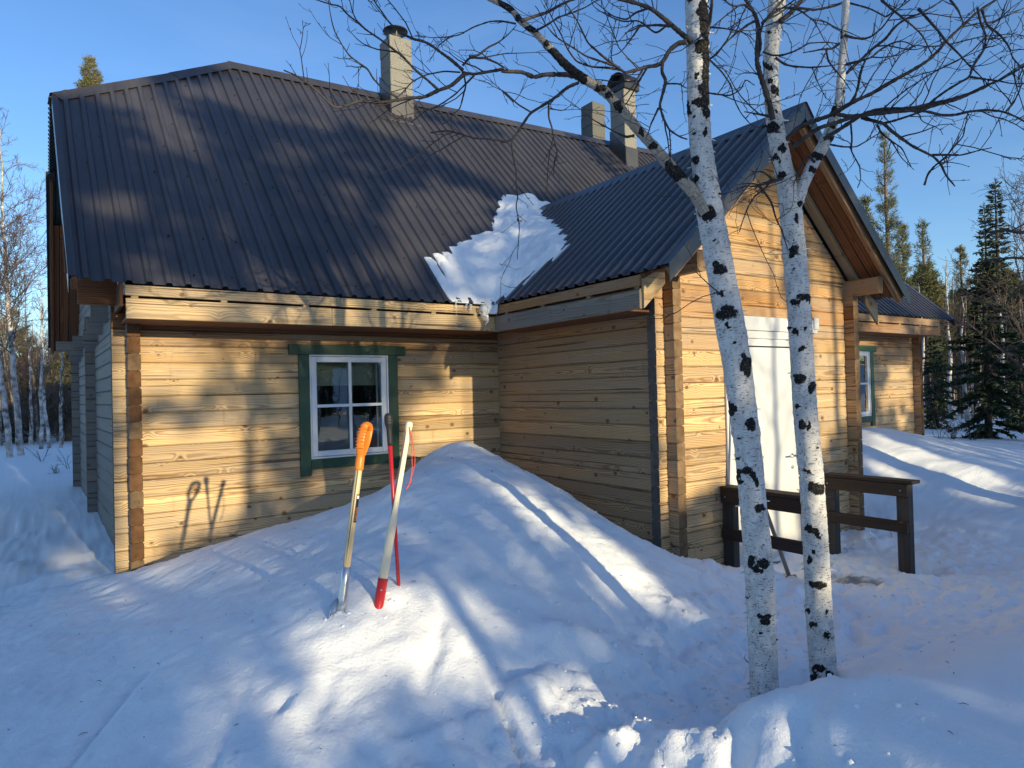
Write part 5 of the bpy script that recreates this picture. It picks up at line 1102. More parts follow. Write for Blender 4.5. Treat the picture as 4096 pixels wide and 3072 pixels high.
 (2, 4.2, 1.5, -.3, -.6, R(oD, [(1800, 70), (1830, 210), (1880, 320), (1860, 440), (1790, 520), (1740, 640)])),
 (2, 4.2, 1.5, -.3, -.6, R(oD, [(1840, 90), (1880, 220), (2000, 310), (2080, 410), (2110, 510), (2180, 580), (2212, 640)])),
 (2, 4, 1.4, -.35, -.6, R(oD, [(1730, 680), (1860, 700), (1980, 715), (2100, 740), (2212, 740)])),
 (2, 4, 1.4, -.35, -.6, R(oD, [(2050, 990), (2120, 910), (2180, 800), (2200, 720)])),
 (2, 5, 1.8, .0, -.2, R(oD, [(620, 310), (700, 335), (800, 345), (870, 320), (960, 240), (1040, 130), (1120, 60), (1180, -10)])),
 (2, 5, 2.2, 0, .0, R(oD, [(640, 10), (540, 50), (430, 75), (330, 85), (220, 70), (110, 65), (0, 80)])),
 (2, 4, 1.5, 0, -.2, R(oD, [(640, 20), (760, 50), (860, 80), (930, 120), (1000, 160), (1060, 100), (1120, 0)])),
 (2, 3.6, 1.3, .0, -.2, R(oD, [(110, 70), (230, 90), (330, 170), (450, 190), (540, 240), (620, 270), (760, 330)])),
 (2, 3.6, 1.3, 0, -.2, R(oD, [(680, 1100), (690, 1230), (680, 1330), (720, 1400), (760, 1470), (770, 1580), (740, 1660)])),
 (2, 4, 1.4, -.05, -.3, R(oD, [(500, 1280), (620, 1300), (730, 1300), (830, 1240), (940, 1170)])),
 (2, 4, 1.4, -.1, -.3, R(oD, [(910, 1100), (950, 1180), (1040, 1250), (1130, 1310), (1170, 1400), (1210, 1470)])),
 (2, 4, 1.4, .05, -.1, R(oC, [(1160, 1580), (1060, 1600), (980, 1640), (900, 1620), (760, 1640)])),
 (2, 6, 1.6, .02, -.15, [(1690, 385), (1672, 392), (1650, 398), (1630, 402), (1606, 400), (1590, 404)]),
 (2, 4, 1.4, .0, -.15, [(1662, 395), (1650, 410), (1632, 422), (1620, 440), (1608, 470), (1598, 500)]),
 (2, 4.5, 1.6, .0, -.1, [(1640, 402), (1655, 420), (1668, 440), (1676, 470), (1690, 500), (1702, 540)]),
 (2, 3.5, 1.2, .0, -.1, [(1668, 388), (1655, 375), (1640, 370), (1622, 378), (1605, 395)]),
 (2, 5, 2, .02, -.1, [(1760, 350), (1745, 335), (1735, 350), (1722, 380), (1716, 395)]),
 (1, 3, 1.2, 0, -.1, [(1573, 646), (1550, 630), (1528, 612), (1505, 590), (1494, 578)]),
]
def side_twigs(mb, c, r, rs, dens, lmin, lmax, bias, depth=0):
    """short side shoots with buds along a branch"""
    s = np.concatenate([[0], np.cumsum(np.linalg.norm(np.diff(c, axis=0), axis=1))]); L = s[-1]; n = int(L * dens)
    for k in range(n):
        d = rs.uniform(0.08, 1.0) * L; i = min(len(c) - 2, max(0, np.searchsorted(s, d) - 1)); p = c[i] + (c[i + 1] - c[i]) * ((d - s[i]) / max(1e-6, s[i + 1] - s[i]))
        t = c[i + 1] - c[i]; t /= np.linalg.norm(t) + 1e-9
        q = rs.normal(0, 1, 3); q -= t * (q @ t); q /= np.linalg.norm(q) + 1e-9
        dr = t * rs.uniform(0.35, 1.0) + q * rs.uniform(0.5, 1.0) + np.array(bias); dr /= np.linalg.norm(dr)
        ln = rs.uniform(lmin, lmax) * (0.4 if rs.rand() < 0.45 else 1.0); m = 5 if ln > 0.08 else 3; pts = [p]; dd = dr
        for j in range(m):
            dd = dd + rs.normal(0, 0.16, 3) + np.array([0, 0, 0.04]); dd /= np.linalg.norm(dd); pts.append(pts[-1] + dd * ln / m)
        r0 = min(r[i] * 0.75, 0.0027); pts = np.array(pts); mb.tube(pts, np.linspace(r0, 0.0012, len(pts)), 3, cap=False)
        bud = pts[-1]; mb.tube([bud, bud + dd * 0.004, bud + dd * 0.008], [0.0008, 0.0017, 0.0005], 4, cap=False)
        if ln > 0.06 and rs.rand() < 0.8:
            for _ in range(rs.randint(1, 3)):
                a = pts[rs.randint(1, len(pts))]; e = dd + rs.normal(0, 0.7, 3); e /= np.linalg.norm(e); h = rs.uniform(0.006, 0.016); mb.tube([a, a + e * h * 0.6, a + e * h], [0.0010, 0.0016, 0.0006], 4, cap=False)
        if depth < 1 and ln > 0.14: side_twigs(mb, pts, np.linspace(r0, 0.001, len(pts)), rs, dens * 1.1, lmin * 0.5, lmax * 0.45, bias, depth + 1)
twig1, twig2 = MB(), MB()
def unit_(a): return a / (np.linalg.norm(a) + 1e-9)
for tr, w0, w1, o0, o1, pts in BR:
    D0 = D1 if tr == 1 else D2; n = max(14, len(pts) * 6); p = np.array(pts, float)
    s = np.concatenate([[0], np.cumsum(np.linalg.norm(np.diff(p, axis=0), axis=1))]); t = np.linspace(0, s[-1], n)
    q = np.stack([np.interp(t, s, p[:, i]) for i in range(2)], 1)
    for _ in range(3): q[1:-1] = (q[:-2] + 2 * q[1:-1] + q[2:]) / 4
    q += np.cumsum(rb.normal(0, 0.22, q.shape), 0) * np.linspace(0, 1, n)[:, None]
    dep = D0 + np.linspace(o0, o1, n) + 0.03 * np.sin(np.linspace(0, 6, n) + rb.uniform(0, 6))
    c = np.array([at_depth(x, y, d) for (x, y), d in zip(q, dep)]); r = np.linspace(w0, w1, n) * 0.5 * px2m(D0) * 1.15
    base, root, tw = (b1, birch1, twig1) if tr == 1 else (b2, birch2, twig2)
    r = r * (1 + 0.10 * rb.normal(0, 1, n) * (w0 > 3.4))
    m = MB(); m.tube(c - base, r, 9 if w0 > 6 else 6); m.build('branch', M_LIMB if w0 > 6.4 else M_TWIG, root)
    cl = c - base; blen = np.linalg.norm(np.diff(cl, axis=0), axis=1).sum()
    for _ in range(int(blen * (2.0 if w0 > 3.2 else 1.0)) + 1):
        i = rb.randint(int(n * 0.25), n - 2); t_ = unit_(cl[i + 1] - cl[i]); q_ = rb.normal(0, 1, 3); q_ = unit_(q_ - t_ * (q_ @ t_)); d_ = unit_(t_ * rb.uniform(0.5, 1.0) + q_ * 0.8 + np.array([0, 0, 0.15])); ln_ = rb.uniform(0.18, 0.55); pp_ = [cl[i]]
        for _j in range(7): d_ = unit_(d_ + rb.normal(0, 0.13, 3) + np.array([0, 0, 0.02])); pp_.append(pp_[-1] + d_ * ln_ / 7)
        pp_ = np.array(pp_); rr_ = np.linspace(min(r[i] * 0.7, 0.0038), 0.0013, 8); tw.tube(pp_, rr_, 4, cap=False); side_twigs(tw, pp_, rr_, rb, 16, 0.012, 0.15, (0, 0, 0.1))
    side_twigs(tw, c - base, r, rb, 14 if w0 < 6 else 9, 0.012, 0.20, (0, 0, 0.12))
for tw, root in ((twig1, birch1), (twig2, birch2)):
    o = tw.build('twigs', M_TWIG, root); o['kind'] = 'stuff'
# one small live shoot at the foot of the left birch, dry sprigs in the snow
def sprig(px, py, z, pts, label):
    w = on_z(px, py, z); m = MB(); p = np.array(pts, float); m.tube(p, np.linspace(0.0035, 0.0012, len(p)), 5)
    for i in range(1, len(p)): m.tube([p[i], p[i] + np.array([0.02 * (-1) ** i, 0.005, 0.015])], [0.0012, 0.0008], 4)
    o = m.build('dry_sprig', M_TWIG, None, w); tag(o, label, 'sprig'); return o
wz = gh(1.75, -3.15)
sprig(1745, 1385 / 1.0, 0.0, [(0, 0, -0.04), (0.01, 0, 0.03), (0.0, 0, 0.06)], 'dry sprig poking from the snow just right of the left birch') if False else None
o = sprig(1608, 1447, 0.1, [(0.09, 0.02, -0.02), (0.05, 0.01, 0.02), (0.0, 0, 0.06)], 'thin bare shoot sprouting at the foot of the left front birch')
g = on_z(1930, 1172, gh(2.0, -3.2)); o = sprig(1930, 1172, -0.05, [(0, 0, -0.03), (-0.02, 0.0, 0.06), (-0.06, 0.0, 0.13)], 'curved dry sprig in the snow by the right hand railing')
# crumbs and clods of shovelled snow
def clod_geo(rs, r):
    a = np.array([(-1, 0, 1.618), (1, 0, 1.618), (-1, 0, -1.618), (1, 0, -1.618), (0, 1.618, 1), (0, 1.618, -1), (0, -1.618, 1), (0, -1.618, -1), (1.618, 1, 0), (-1.618, 1, 0), (1.618, -1, 0), (-1.618, -1, 0)]) / 1.9
    f = [(0, 4, 1), (0, 9, 4), (9, 5, 4), (4, 5, 8), (4, 8, 1), (8, 10, 1), (8, 3, 10), (5, 3, 8), (5, 2, 3), (2, 7, 3), (7, 10, 3), (7, 6, 10), (7, 11, 6), (11, 0, 6), (0, 1, 6), (6, 1, 10), (9, 0, 11), (9, 11, 2), (9, 2, 5), (7, 2, 11)]
    return a * r * rs.uniform(0.65, 1.2, (12, 1)) * np.array([1, rs.uniform(0.7, 1), rs.uniform(0.5, 0.8)]), f
rs = np.random.RandomState(18); m = MB(); pts = []
for (cx, cy2, sx, sy2, n) in [(-2.6, -4.35, 0.9, 0.25, 130), (-2.0, -4.0, 0.5, 0.2, 60), (-0.9, -3.6, 0.6, 0.2, 90), (-3.05, -3.22, 0.06, 0.04, 10), (-2.83, -3.24, 0.06, 0.04, 8), (-2.70, -3.14, 0.05, 0.04, 5), (0.35, -3.0, 0.5, 0.15, 70), (-0.25, -2.3, 0.12, 0.5, 60), (-0.2, -1.2, 0.1, 0.5, 40), (2.3, -2.75, 0.3, 0.25, 60), (1.2, -3.6, 0.8, 0.4, 90), (-1.5, -4.0, 0.6, 0.25, 70), (-2.2, -5.0, 0.5, 0.2, 60), (-4.3, 0.5, 0.3, 0.6, 50), (2.3, -3.6, 0.4, 0.3, 40)]:
    for _ in range(n): pts.append((rs.normal(cx, sx), rs.normal(cy2, sy2), abs(rs.normal(0, 0.0075)) + 0.003))
pts = np.array(pts); gz_ = ground_height(pts[:, 0], pts[:, 1])
for (x, y, r), z in zip(pts, gz_):
    if y > -0.05 or (x > -0.12 and y > -2.62 and x < 2.95): continue
    v, f = clod_geo(rs, r); m.add(v + np.array([x, y, z + r * 0.15]), f, 0, True)
o = m.build('snow_clods', M_SNOW); o['kind'] = 'stuff'; o['label'] = 'crumbs and small clods of shovelled snow'
# needles, bark flakes and twig bits blown onto the snow
rs = np.random.RandomState(8); m = MB()
for k in range(420):
    x, y = rs.uniform(-4.6, 2.6), rs.uniform(-5.7, -1.2)
    if x > -0.1 and y > -2.65: continue
    a = rs.uniform(0, 6.28); L = rs.uniform(0.006, 0.035) * (0.35 if rs.rand() < 0.6 else 1); z = gh(x, y) + 0.003
    p = np.array([(x - L / 2 * math.cos(a), y - L / 2 * math.sin(a), z), (x, y, z + L * 0.10), (x + L / 2 * math.cos(a + 0.3), y + L / 2 * math.sin(a + 0.3), z)]); m.tube(p, [0.001, 0.0017, 0.0008], 3, cap=False)
o = m.build('tree_litter', M_TWIG); o['kind'] = 'stuff'; o['label'] = 'dark needles and twig bits scattered over the snow'

# ------------------------------------------------------------------ trees: generators (geometry as numpy, shared between copies)
class TG:
    """triangle / quad soup with material slots; built once, copied with shared mesh data"""
    def __init__(self): self.v = []; self.q = []; self.n = 0
    def quads(self, v, q): self.v.append(np.asarray(v, float)); self.q.append(np.asarray(q, int) + self.n); self.n += len(v)
    def tube(self, p, r, sides):
        p = np.asarray(p, float); v, f = tube_geo(p, np.asarray(r, float), sides, False); self.quads(v, f)
    def needles(self, base, dirs, L, w, rs):
        """one thin kite per direction; base (n,3), dirs (n,3)"""
        n = len(base); s = np.cross(dirs, rs.normal(0, 1, (n, 3))); s /= np.linalg.norm(s, axis=1)[:, None] + 1e-9
        L = np.broadcast_to(L, (n,))[:, None]; v = np.stack([base, base + dirs * L * 0.45 + s * w / 2, base + dirs * L, base + dirs * L * 0.45 - s * w / 2], 1).reshape(-1, 3)
        self.quads(v, np.arange(4 * n).reshape(n, 4))
    def mesh(self, name, mat, smooth=True): return np_mesh(name, np.concatenate(self.v), np.concatenate(self.q), mat, smooth)
    def arrays(self): return np.concatenate(self.v), np.concatenate(self.q)
def unit(a): return a / (np.linalg.norm(a) + 1e-9)
def gen_birch(seed, h=8.0, lean=(0, 0), dens=1.0, start=0.25, r0=0.075, levels=2, spread=1.0):
    rs = np.random.RandomState(seed); tk, tw = TG(), TG(); n = 22
    t = np.linspace(0, 1, n); c = np.stack([lean[0] * t + np.cumsum(rs.normal(0, 0.018, n)), lean[1] * t + np.cumsum(rs.normal(0, 0.018, n)), h * t], 1); c[0, :2] = 0
    r = r0 * (1 - t) ** 0.85 + 0.006; tk.tube(c, r, 9)
    def grow_(p, d, L, r_, lev):
        m = 6 if lev == 0 else 4; pts = [p]; dd = d
        for _ in range(m):
            dd = unit(dd + rs.normal(0, 0.16, 3) + np.array([0, 0, 0.10 if lev == 0 else 0.03])); pts.append(pts[-1] + dd * L / m)
        pts = np.array(pts); tw.tube(pts, np.linspace(r_, max(0.0028, r_ * 0.3), len(pts)), 4 if lev == 0 else 3)
        if lev < levels:
            k = max(2, int(L * (7 if lev == 0 else 11) * dens))
            for _ in range(k):
                u = rs.uniform(0.15, 1.0) * (len(pts) - 1.001); i = int(u); a = pts[i] + (pts[i + 1] - pts[i]) * (u - i); t_ = unit(pts[i + 1] - pts[i]); q = rs.normal(0, 1, 3); q = unit(q - t_ * (q @ t_))
                grow_(a, unit(t_ * 0.8 + q * rs.uniform(0.5, 1.0)), L * rs.uniform(0.22, 0.5), max(0.0035, r_ * 0.42), lev + 1)
    nb = int(22 * dens * h / 8)
    for k in range(nb):
        u = start + (1 - start) * (k + rs.rand()) / nb * 0.97; z = u * (n - 1); i = min(n - 2, int(z)); p = c[i] + (c[i + 1] - c[i]) * (z - i); a = rs.uniform(0, 6.283); up = rs.uniform(0.5, 1.3)
        L = h * spread * rs.uniform(0.14, 0.27) * (1.15 - u) ** 0.7 * (0.6 + 0.6 * min(1, (u - start + 0.15) / 0.3)); grow_(p, unit(np.array([math.cos(a), math.sin(a), up])), L, max(0.006, 0.32 * np.interp(z, np.arange(n), r)), 0)
    return tk, tw
def gen_pine(seed, h=9.0, crown=0.5, R_=1.3, dens=1.0, lean=(0, 0), tuft=0.16, nw=0.018, r0=0.11):
    rs = np.random.RandomState(seed); tk, br, nd = TG(), TG(), TG(); n = 16; t = np.linspace(0, 1, n)
    c = np.stack([lean[0] * t + np.cumsum(rs.normal(0, 0.012, n)), lean[1] * t + np.cumsum(rs.normal(0, 0.012, n)), h * t], 1); c[0, :2] = 0; tk.tube(c, r0 * (1 - t) ** 0.8 + 0.012, 8)
    z = h * (1 - crown)
    def tuftat(p, d, k, sc=1.0):
        dirs = rs.normal(0, 1, (k, 3)) * 0.75 + d; dirs /= np.linalg.norm(dirs, axis=1)[:, None]
        nd.needles(np.repeat(p[None], k, 0) + dirs * 0.01 + rs.normal(0, 0.03 * sc, (k, 3)), dirs, tuft * sc * rs.uniform(0.6, 1.1, k), nw, rs)
    while z < h - 0.15:
        u = (z / h - (1 - crown)) / crown; L0 = R_ * (1 - u) ** 0.75 * (0.55 + 0.75 * min(1, u / 0.25)); k = rs.randint(3, 6); a0 = rs.uniform(0, 6.28)
        x0, y0 = np.interp(z, c[:, 2], c[:, 0]), np.interp(z, c[:, 2], c[:, 1])
        for b in range(k):
            if rs.rand() > 0.9 * dens + 0.1: continue
            a = a0 + b * 6.283 / k + rs.normal(0, 0.25); L = L0 * rs.uniform(0.55, 1.15) + 0.12; d = unit(np.array([math.cos(a), math.sin(a), 0.05 + 0.7 * u])); p = np.array([x0, y0, z]); pts = [p]; m = 5
            for j in range(m): d = unit(d + np.array([0, 0, 0.16]) + rs.normal(0, 0.08, 3)); pts.append(pts[-1] + d * L / m)
            pts = np.array(pts); br.tube(pts, np.linspace(0.008 + 0.010 * L, 0.004, m + 1), 4)
            for j in range(2, m + 1):
                tuftat(pts[j], d, int(13 * dens) + 4)
                if L > 0.4:
                    for s in (-1, 1):
                        q = unit(np.cross(d, [0, 0, 1])) * s; e = pts[j] + (q * 0.8 + d * 0.5 + np.array([0, 0, 0.25])) * L * 0.30 * rs.uniform(0.6, 1.1) * (1.3 - j / m * 0.6); br.tube([pts[j], e], [0.005, 0.003], 3); tuftat(e, unit(q + d), int(13 * dens) + 4); tuftat((e + pts[j]) / 2, unit(q + d), int(9 * dens) + 3, 0.9)
        z += rs.uniform(0.20, 0.34) * (1.2 - 0.4 * u)
    for _ in range(4): tuftat(c[-1] - np.array([0, 0, 0.06 * _]), np.array([0, 0, 1.0]), 16, 0.9)
    # dead lower branches
    for k in range(int(h)):
        zz = rs.uniform(0.12, 1 - crown) * h; a = rs.uniform(0, 6.28); L = rs.uniform(0.2, 0.7); p = np.array([np.interp(zz, c[:, 2], c[:, 0]), np.interp(zz, c[:, 2], c[:, 1]), zz]); br.tube([p, p + np.array([math.cos(a), math.sin(a), -0.1]) * L], [0.008, 0.003], 3)
    return tk, br, nd
def gen_spruce(seed, h=4.0, R_=1.0, dens=1.0, low=0.10, power=0.85):
    rs = np.random.RandomState(seed); tk, br, nd = TG(), TG(), TG(); t = np.linspace(0, 1, 10); c = np.stack([rs.normal(0, 0.006, 10), rs.normal(0, 0.006, 10), h * t], 1); tk.tube(c, (0.012 + 0.016 * h) * (1 - t) ** 0.9 + 0.006, 8)
    z = low * h
    while z < h * 0.985:
        u = z / h; L0 = R_ * (1 - u) ** power + 0.05; k = rs.randint(2, 4); a0 = rs.uniform(0, 6.28)
        for b in range(k):
            a = a0 + b * 6.283 / k + rs.normal(0, 0.5); L = L0 * rs.choice([rs.uniform(0.35, 0.8), rs.uniform(0.75, 1.2)]); d = unit(np.array([math.cos(a), math.sin(a), -0.34 + 0.8 * u ** 1.5 + rs.normal(0, 0.14)])); p = np.array([0, 0, z]); pts = [p]; m = 6
            for j in range(m): d = unit(d + np.array([0, 0, -0.05 + 0.11 * j / m]) + rs.normal(0, 0.04, 3)); pts.append(pts[-1] + d * L / m)
            pts = np.array(pts); br.tube(pts, np.linspace(0.004 + 0.006 * L, 0.002, m + 1), 3)
            side = unit(np.cross(d, [0, 0, 1])); nt = max(5, int(L * 17 * dens)); tt = rs.uniform(0.12, 1.0, nt) * m * 0.999; i = tt.astype(int); base = pts[i] + (pts[np.minimum(i + 1, m)] - pts[i]) * (tt - i)[:, None]
            sg = np.where(rs.rand(nt) < 0.5, -1, 1)[:, None]; dirs = side[None] * sg * rs.uniform(0.4, 1.0, (nt, 1)) + d[None] * rs.uniform(0.5, 1.0, (nt, 1)) + np.array([0, 0, -0.25]) * rs.rand(nt, 1) + rs.normal(0, 0.12, (nt, 3)); dirs /= np.linalg.norm(dirs, axis=1)[:, None]
            ln = (0.10 + 0.22 * L * (1 - tt / m) * rs.rand(nt) + 0.04); nd.needles(base, dirs, ln, 0.046, rs); nd.needles(base, dirs, ln * 0.9, 0.042, rs)
            q = dirs * 0.6 + rs.normal(0, 0.4, (nt, 3)); q /= np.linalg.norm(q, axis=1)[:, None]; nd.needles(base + dirs * ln[:, None] * 0.5, q, 0.10, 0.03, rs)
        z += rs.uniform(0.025, 0.075) * (1.25 - 0.5 * u) * (1 + 0.05 * h)
    dirs = rs.normal(0, 0.35, (14, 3)) + np.array([0, 0, 1.0]); dirs /= np.linalg.norm(dirs, axis=1)[:, None]; nd.needles(c[-1] - np.array([0, 0, 0.12]) * rs.rand(14, 1), dirs, 0.14, 0.02, rs)
    return tk, br, nd
MESH = {}
def kind_mesh(key, gen, mats):
    if key not in MESH: MESH[key] = [g.mesh(nm, mt, sm) for g, (nm, mt, sm) in zip(gen(), mats)]
    return MESH[key]
BMD = [('trunk', M_FTWIG, True), ('crown', M_FTWIG, False)]; BM = [('trunk', M_FBARK, True), ('crown', M_FTWIG, False)]; PM = [('trunk', M_PTRUNK, True), ('branches', M_FTWIG, True), ('needles', M_PINE, False)]; SM = [('trunk', M_STRUNK, True), ('branches', M_FTWIG, True), ('needles', M_SPRUCE, False)]
def plant(name, key, gen, mats, loc, label, cat, group=None, scale=1.0, rot=0.0):
    ms = kind_mesh(key, gen, mats); root = empty(name, loc, rot); root.scale = (scale,) * 3; tag(root, label, cat, group)
    for me in ms:
        q = link(me.name.split('.')[0], me, root)
        if q.name.split('.')[0] != 'trunk': q['kind'] = 'stuff'
    return root
def base_at(px, depth):
    """ground point in the direction of pixel column px, at a given depth"""
    w = at_depth(px, 840, depth); return (w[0], w[1], gh(w[0], w[1]) - 0.05)
def height_for(px, ytop, depth): return at_depth(px, ytop, depth)[2]
# --- left of the house
def bl(name, key, px, depth, ytop, label, gen, mats, cat, group=None, rot=0.0):
    b = base_at(px, depth); h = height_for(px, ytop, depth) - b[2]; return plant(name, key, lambda: gen(h), mats, b, label, cat, group, 1.0, rot)
bl('birch_tree', 'bA', 20, 14.8, 280, 'white birch leaning left at the very left edge of the photo', lambda h: gen_birch(21, h, (-0.5, 0.2), 1.5, 0.3, 0.058), BM, 'birch')
bl('birch_tree', 'bB', 44, 15.2, 250, 'tall white birch just right of the leaning one at the left edge', lambda h: gen_birch(22, h, (-0.35, 0.1), 1.5, 0.28, 0.062), BM, 'birch')
bl('birch_tree', 'bC', 86, 19.0, 640, 'slim young birch between the tall left birch and the cabin gable', lambda h: gen_birch(23, h, (0.1, 0), 1.5, 0.3, 0.05), BM, 'birch')
bl('birch_tree', 'bD', 104, 21.0, 600, 'thin young birch second from the cabin gable on the left', lambda h: gen_birch(24, h, (-0.2, 0), 1.5, 0.3, 0.05), BM, 'birch')
bl('birch_tree', 'bE', 129, 19.5, 650, 'small dark stemmed birch nearest the cabin gable on the left', lambda h: gen_birch(25, h, (0.15, 0.1), 1.5, 0.25, 0.045), BM, 'birch')
bl('birch_tree', 'bF', 66, 24.0, 700, 'bushy bare birch in the wood behind the left birches', lambda h: gen_birch(26, h, (0.1, 0), 1.3, 0.12, 0.06), BM, 'birch')
bl('pine_tree', 'pL', 147, 26.0, 735, 'pine with drooping green boughs showing under the left roof corner', lambda h: gen_pine(31, h, 0.8, 1.3, 1.1), PM, 'pine')
bl('pine_tree', 'pR', 200, 26.0, 118, 'tall pine whose tip shows above the left end of the roof', lambda h: gen_pine(32, h, 0.45, 1.0, 1.3), PM, 'pine')
# --- right of the house
RG = 'trees of the wood on the right'
bl('spruce_tree', 'sA', 2132, 13.2, 560, 'dark bushy spruce standing alone in the snow on the right', lambda h: gen_spruce(41, h, 0.84, 4.2, 0.03, 0.68), SM, 'spruce')
bl('pine_tree', 'pA', 1929, 21.0, 287, 'tall slender pine rising beside the porch gable on the right', lambda h: gen_pine(33, h, 0.74, 0.52, 0.9, (-0.1, 0), 0.13, 0.014), PM, 'pine')
bl('spruce_tree', 'sB', 2164, 23.0, 388, 'tallest spruce with narrow spire at the right of the wood', lambda h: gen_spruce(42, h, 0.85, 2.4, 0.12, 0.72), SM, 'spruce')
bl('spruce_tree', 'sC', 2139, 24.0, 440, 'second tallest spruce spire left of the tallest one', lambda h: gen_spruce(43, h, 0.65, 2.4, 0.12, 0.72), SM, 'spruce')
bl('pine_tree', 'pB', 1880, 19.0, 430, 'pine half hidden by the porch roof edge', lambda h: gen_pine(34, h, 0.75, 0.55, 0.9), PM, 'pine')
bl('pine_tree', 'pC', 1962, 25.0, 490, 'pine between the porch roof and the annex, shorter than the slender one', lambda h: gen_pine(35, h, 0.7, 0.6, 0.9), PM, 'pine')
bl('pine_tree', 'pD', 2003, 23.0, 478, 'round topped pine above the far end of the annex roof', lambda h: gen_pine(36, h, 0.75, 0.45, 0.85), PM, 'pine')
bl('pine_tree', 'pE', 2083, 25.0, 532, 'thin pine left of the lone dark spruce', lambda h: gen_pine(37, h, 0.7, 0.5, 0.9), PM, 'pine')
bl('birch_tree', 'bG', 2058, 20.0, 560, 'white stemmed birch between the annex roof and the lone spruce', lambda h: gen_birch(51, h, (0.1, 0), 1.2, 0.35, 0.07), BM, 'birch')
bl('birch_tree', 'bH', 2176, 18.5, 600, 'birch with white trunk right behind the lone spruce', lambda h: gen_birch(52, h, (-0.4, 0), 1.3, 0.35, 0.07), BM, 'birch')
bl('birch_tree', 'bI', 2236, 11.5, 250, 'bare birch reaching in from the right edge of the photo', lambda h: gen_birch(53, h, (0.5, 0.1), 1.3, 0.2, 0.07, 2, 1.25), BMD, 'birch')
bl('spruce_tree', 'sD', 2020, 17.0, 735, 'small dark spruce behind the far corner of the annex', lambda h: gen_spruce(44, h, 0.65, 1.8, 0.06, 0.7), SM, 'spruce')
bl('spruce_tree', 'sE', 2205, 16.0, 700, 'half grown spruce at the right edge behind the lone one', lambda h: gen_spruce(45, h, 0.65, 1.8, 0.06, 0.7), SM, 'spruce')
bl('birch_tree', 'bJ', 1995, 19.0, 610, 'bare birch just beyond the annex corner', lambda h: gen_birch(54, h, (0.1, 0), 1.2, 0.3, 0.06), BM, 'birch')
bl('birch_tree', 'bK', 2090, 17.5, 640, 'bushy bare birch just left of the lone spruce', lambda h: gen_birch(55, h, (-0.1, 0), 1.3, 0.2, 0.06), BM, 'birch')
# --- the wood behind: one mass each side
def wood_mass(name, cells, seed, label):
    rs = np.random.RandomState(seed); lib = {}
    def get(k):
        if k not in lib:
            s = 300 + k
            if k < 4: lib[k] = ([0, 1], [g.arrays() for g in gen_birch(s, 6.5, (rs.normal(0, 0.3), 0), 1.25, 0.15, 0.055)])
            elif k < 7: lib[k] = ([2, 1, 3], [g.arrays() for g in gen_pine(s, 7.0, 0.62, 1.05, 0.75, tuft=0.2, nw=0.03)])
            else: lib[k] = ([2, 1, 4], [g.arrays() for g in gen_spruce(s, 5.0, 1.0, 1.3)])
        return lib[k]
    V, Q, MI = [], [], []; n = 0
    for (x, y, z, sc, kinds) in cells(rs):
        k = kinds[rs.randint(len(kinds))]; mi, arr = get(k); a = rs.uniform(0, 6.28); ca, sa = math.cos(a), math.sin(a); sx = sc * rs.uniform(0.9, 1.1)
        for m_, (v, q) in zip(mi, arr):
            w = np.stack([(v[:, 0] * ca - v[:, 1] * sa) * sx + x, (v[:, 0] * sa + v[:, 1] * ca) * sx + y, v[:, 2] * sc + z], 1); V.append(w); Q.append(q + n); MI.append(np.full(len(q), m_)); n += len(v)
    me = np_mesh(name, np.concatenate(V), np.concatenate(Q), [M_MBARK, M_FTWIG, M_STRUNK, M_PINE, M_SPRUCE], False, np.concatenate(MI)); o = link(name, me); o['kind'] = 'stuff'; o['label'] = label; return o
def cells_left(rs):
    for i in range(150):
        px = rs.uniform(-60, 190); dep = rs.uniform(24, 50); b = at_depth(px, 860, dep); yield b[0], b[1], gh(b[0], b[1]) - 0.2 - 2.6 * min(1, max(0, (dep - 22) / 14)), rs.uniform(0.7, 1.05), (0, 1, 2, 3, 0, 1, 2, 3, 5, 7)
def cells_right(rs):
    for i in range(110):
        px = rs.uniform(1955, 2330); dep = rs.uniform(20, 42); b = at_depth(px, 830, dep); yield b[0], b[1], gh(b[0], b[1]) - 0.2, (1.3 + 0.165 * dep) / 7.0 * rs.uniform(0.75, 1.08), (0, 1, 2, 3, 4, 5, 6, 7, 8, 0, 1)
wood_mass('far_wood', cells_left, 61, 'brown bare wood far behind the left yard')
wood_mass('far_wood', cells_right, 62, 'mixed pine and birch wood far behind the annex')
# bare bushes in the snow
def bush(px, depth, h, seed, label, n=9):
    rs = np.random.RandomState(seed); b = base_at(px, depth); g = TG()
    for k in range(n):
        a = rs.uniform(0, 6.28); d = unit(np.array([math.cos(a) * 0.6, math.sin(a) * 0.6, 1.2])); p = np.zeros(3); pts = [p]; L = h * rs.uniform(0.5, 1)
        for j in range(5): d = unit(d + rs.normal(0, 0.15, 3)); pts.append(pts[-1] + d * L / 5)
        g.tube(pts, np.linspace(0.006, 0.002, 6), 4)
        for j in range(2, 5):
            e = unit(d + rs.normal(0, 0.6, 3)); g.tube([pts[j], pts[j] + e * L * 0.3], [0.003, 0.0015], 3)
    o = link('bare_bush', g.mesh('bare_bush', M_FTWIG), None, b); tag(o, label, 'bush'); return o
bush(88, 13.8, 0.55, 1, 'sparse bare bush in the snow left of the cabin gable', 5); bush(118, 12.0, 0.28, 2, 'low dry tuft of stems in the snow near the cabin gable', 8); bush(146, 12.6, 0.5, 3, 'thin bent sapling against the cabin gable corner', 3)
bush(2026, 12.0, 0.6, 4, 'dark sapling in front of the annex corner', 4); bush(2055, 13.0, 0.5, 5, 'brown low bush between annex and lone spruce', 12); bush(2095, 12.5, 0.35, 6, 'twiggy low bush at the foot of the lone spruce', 10)
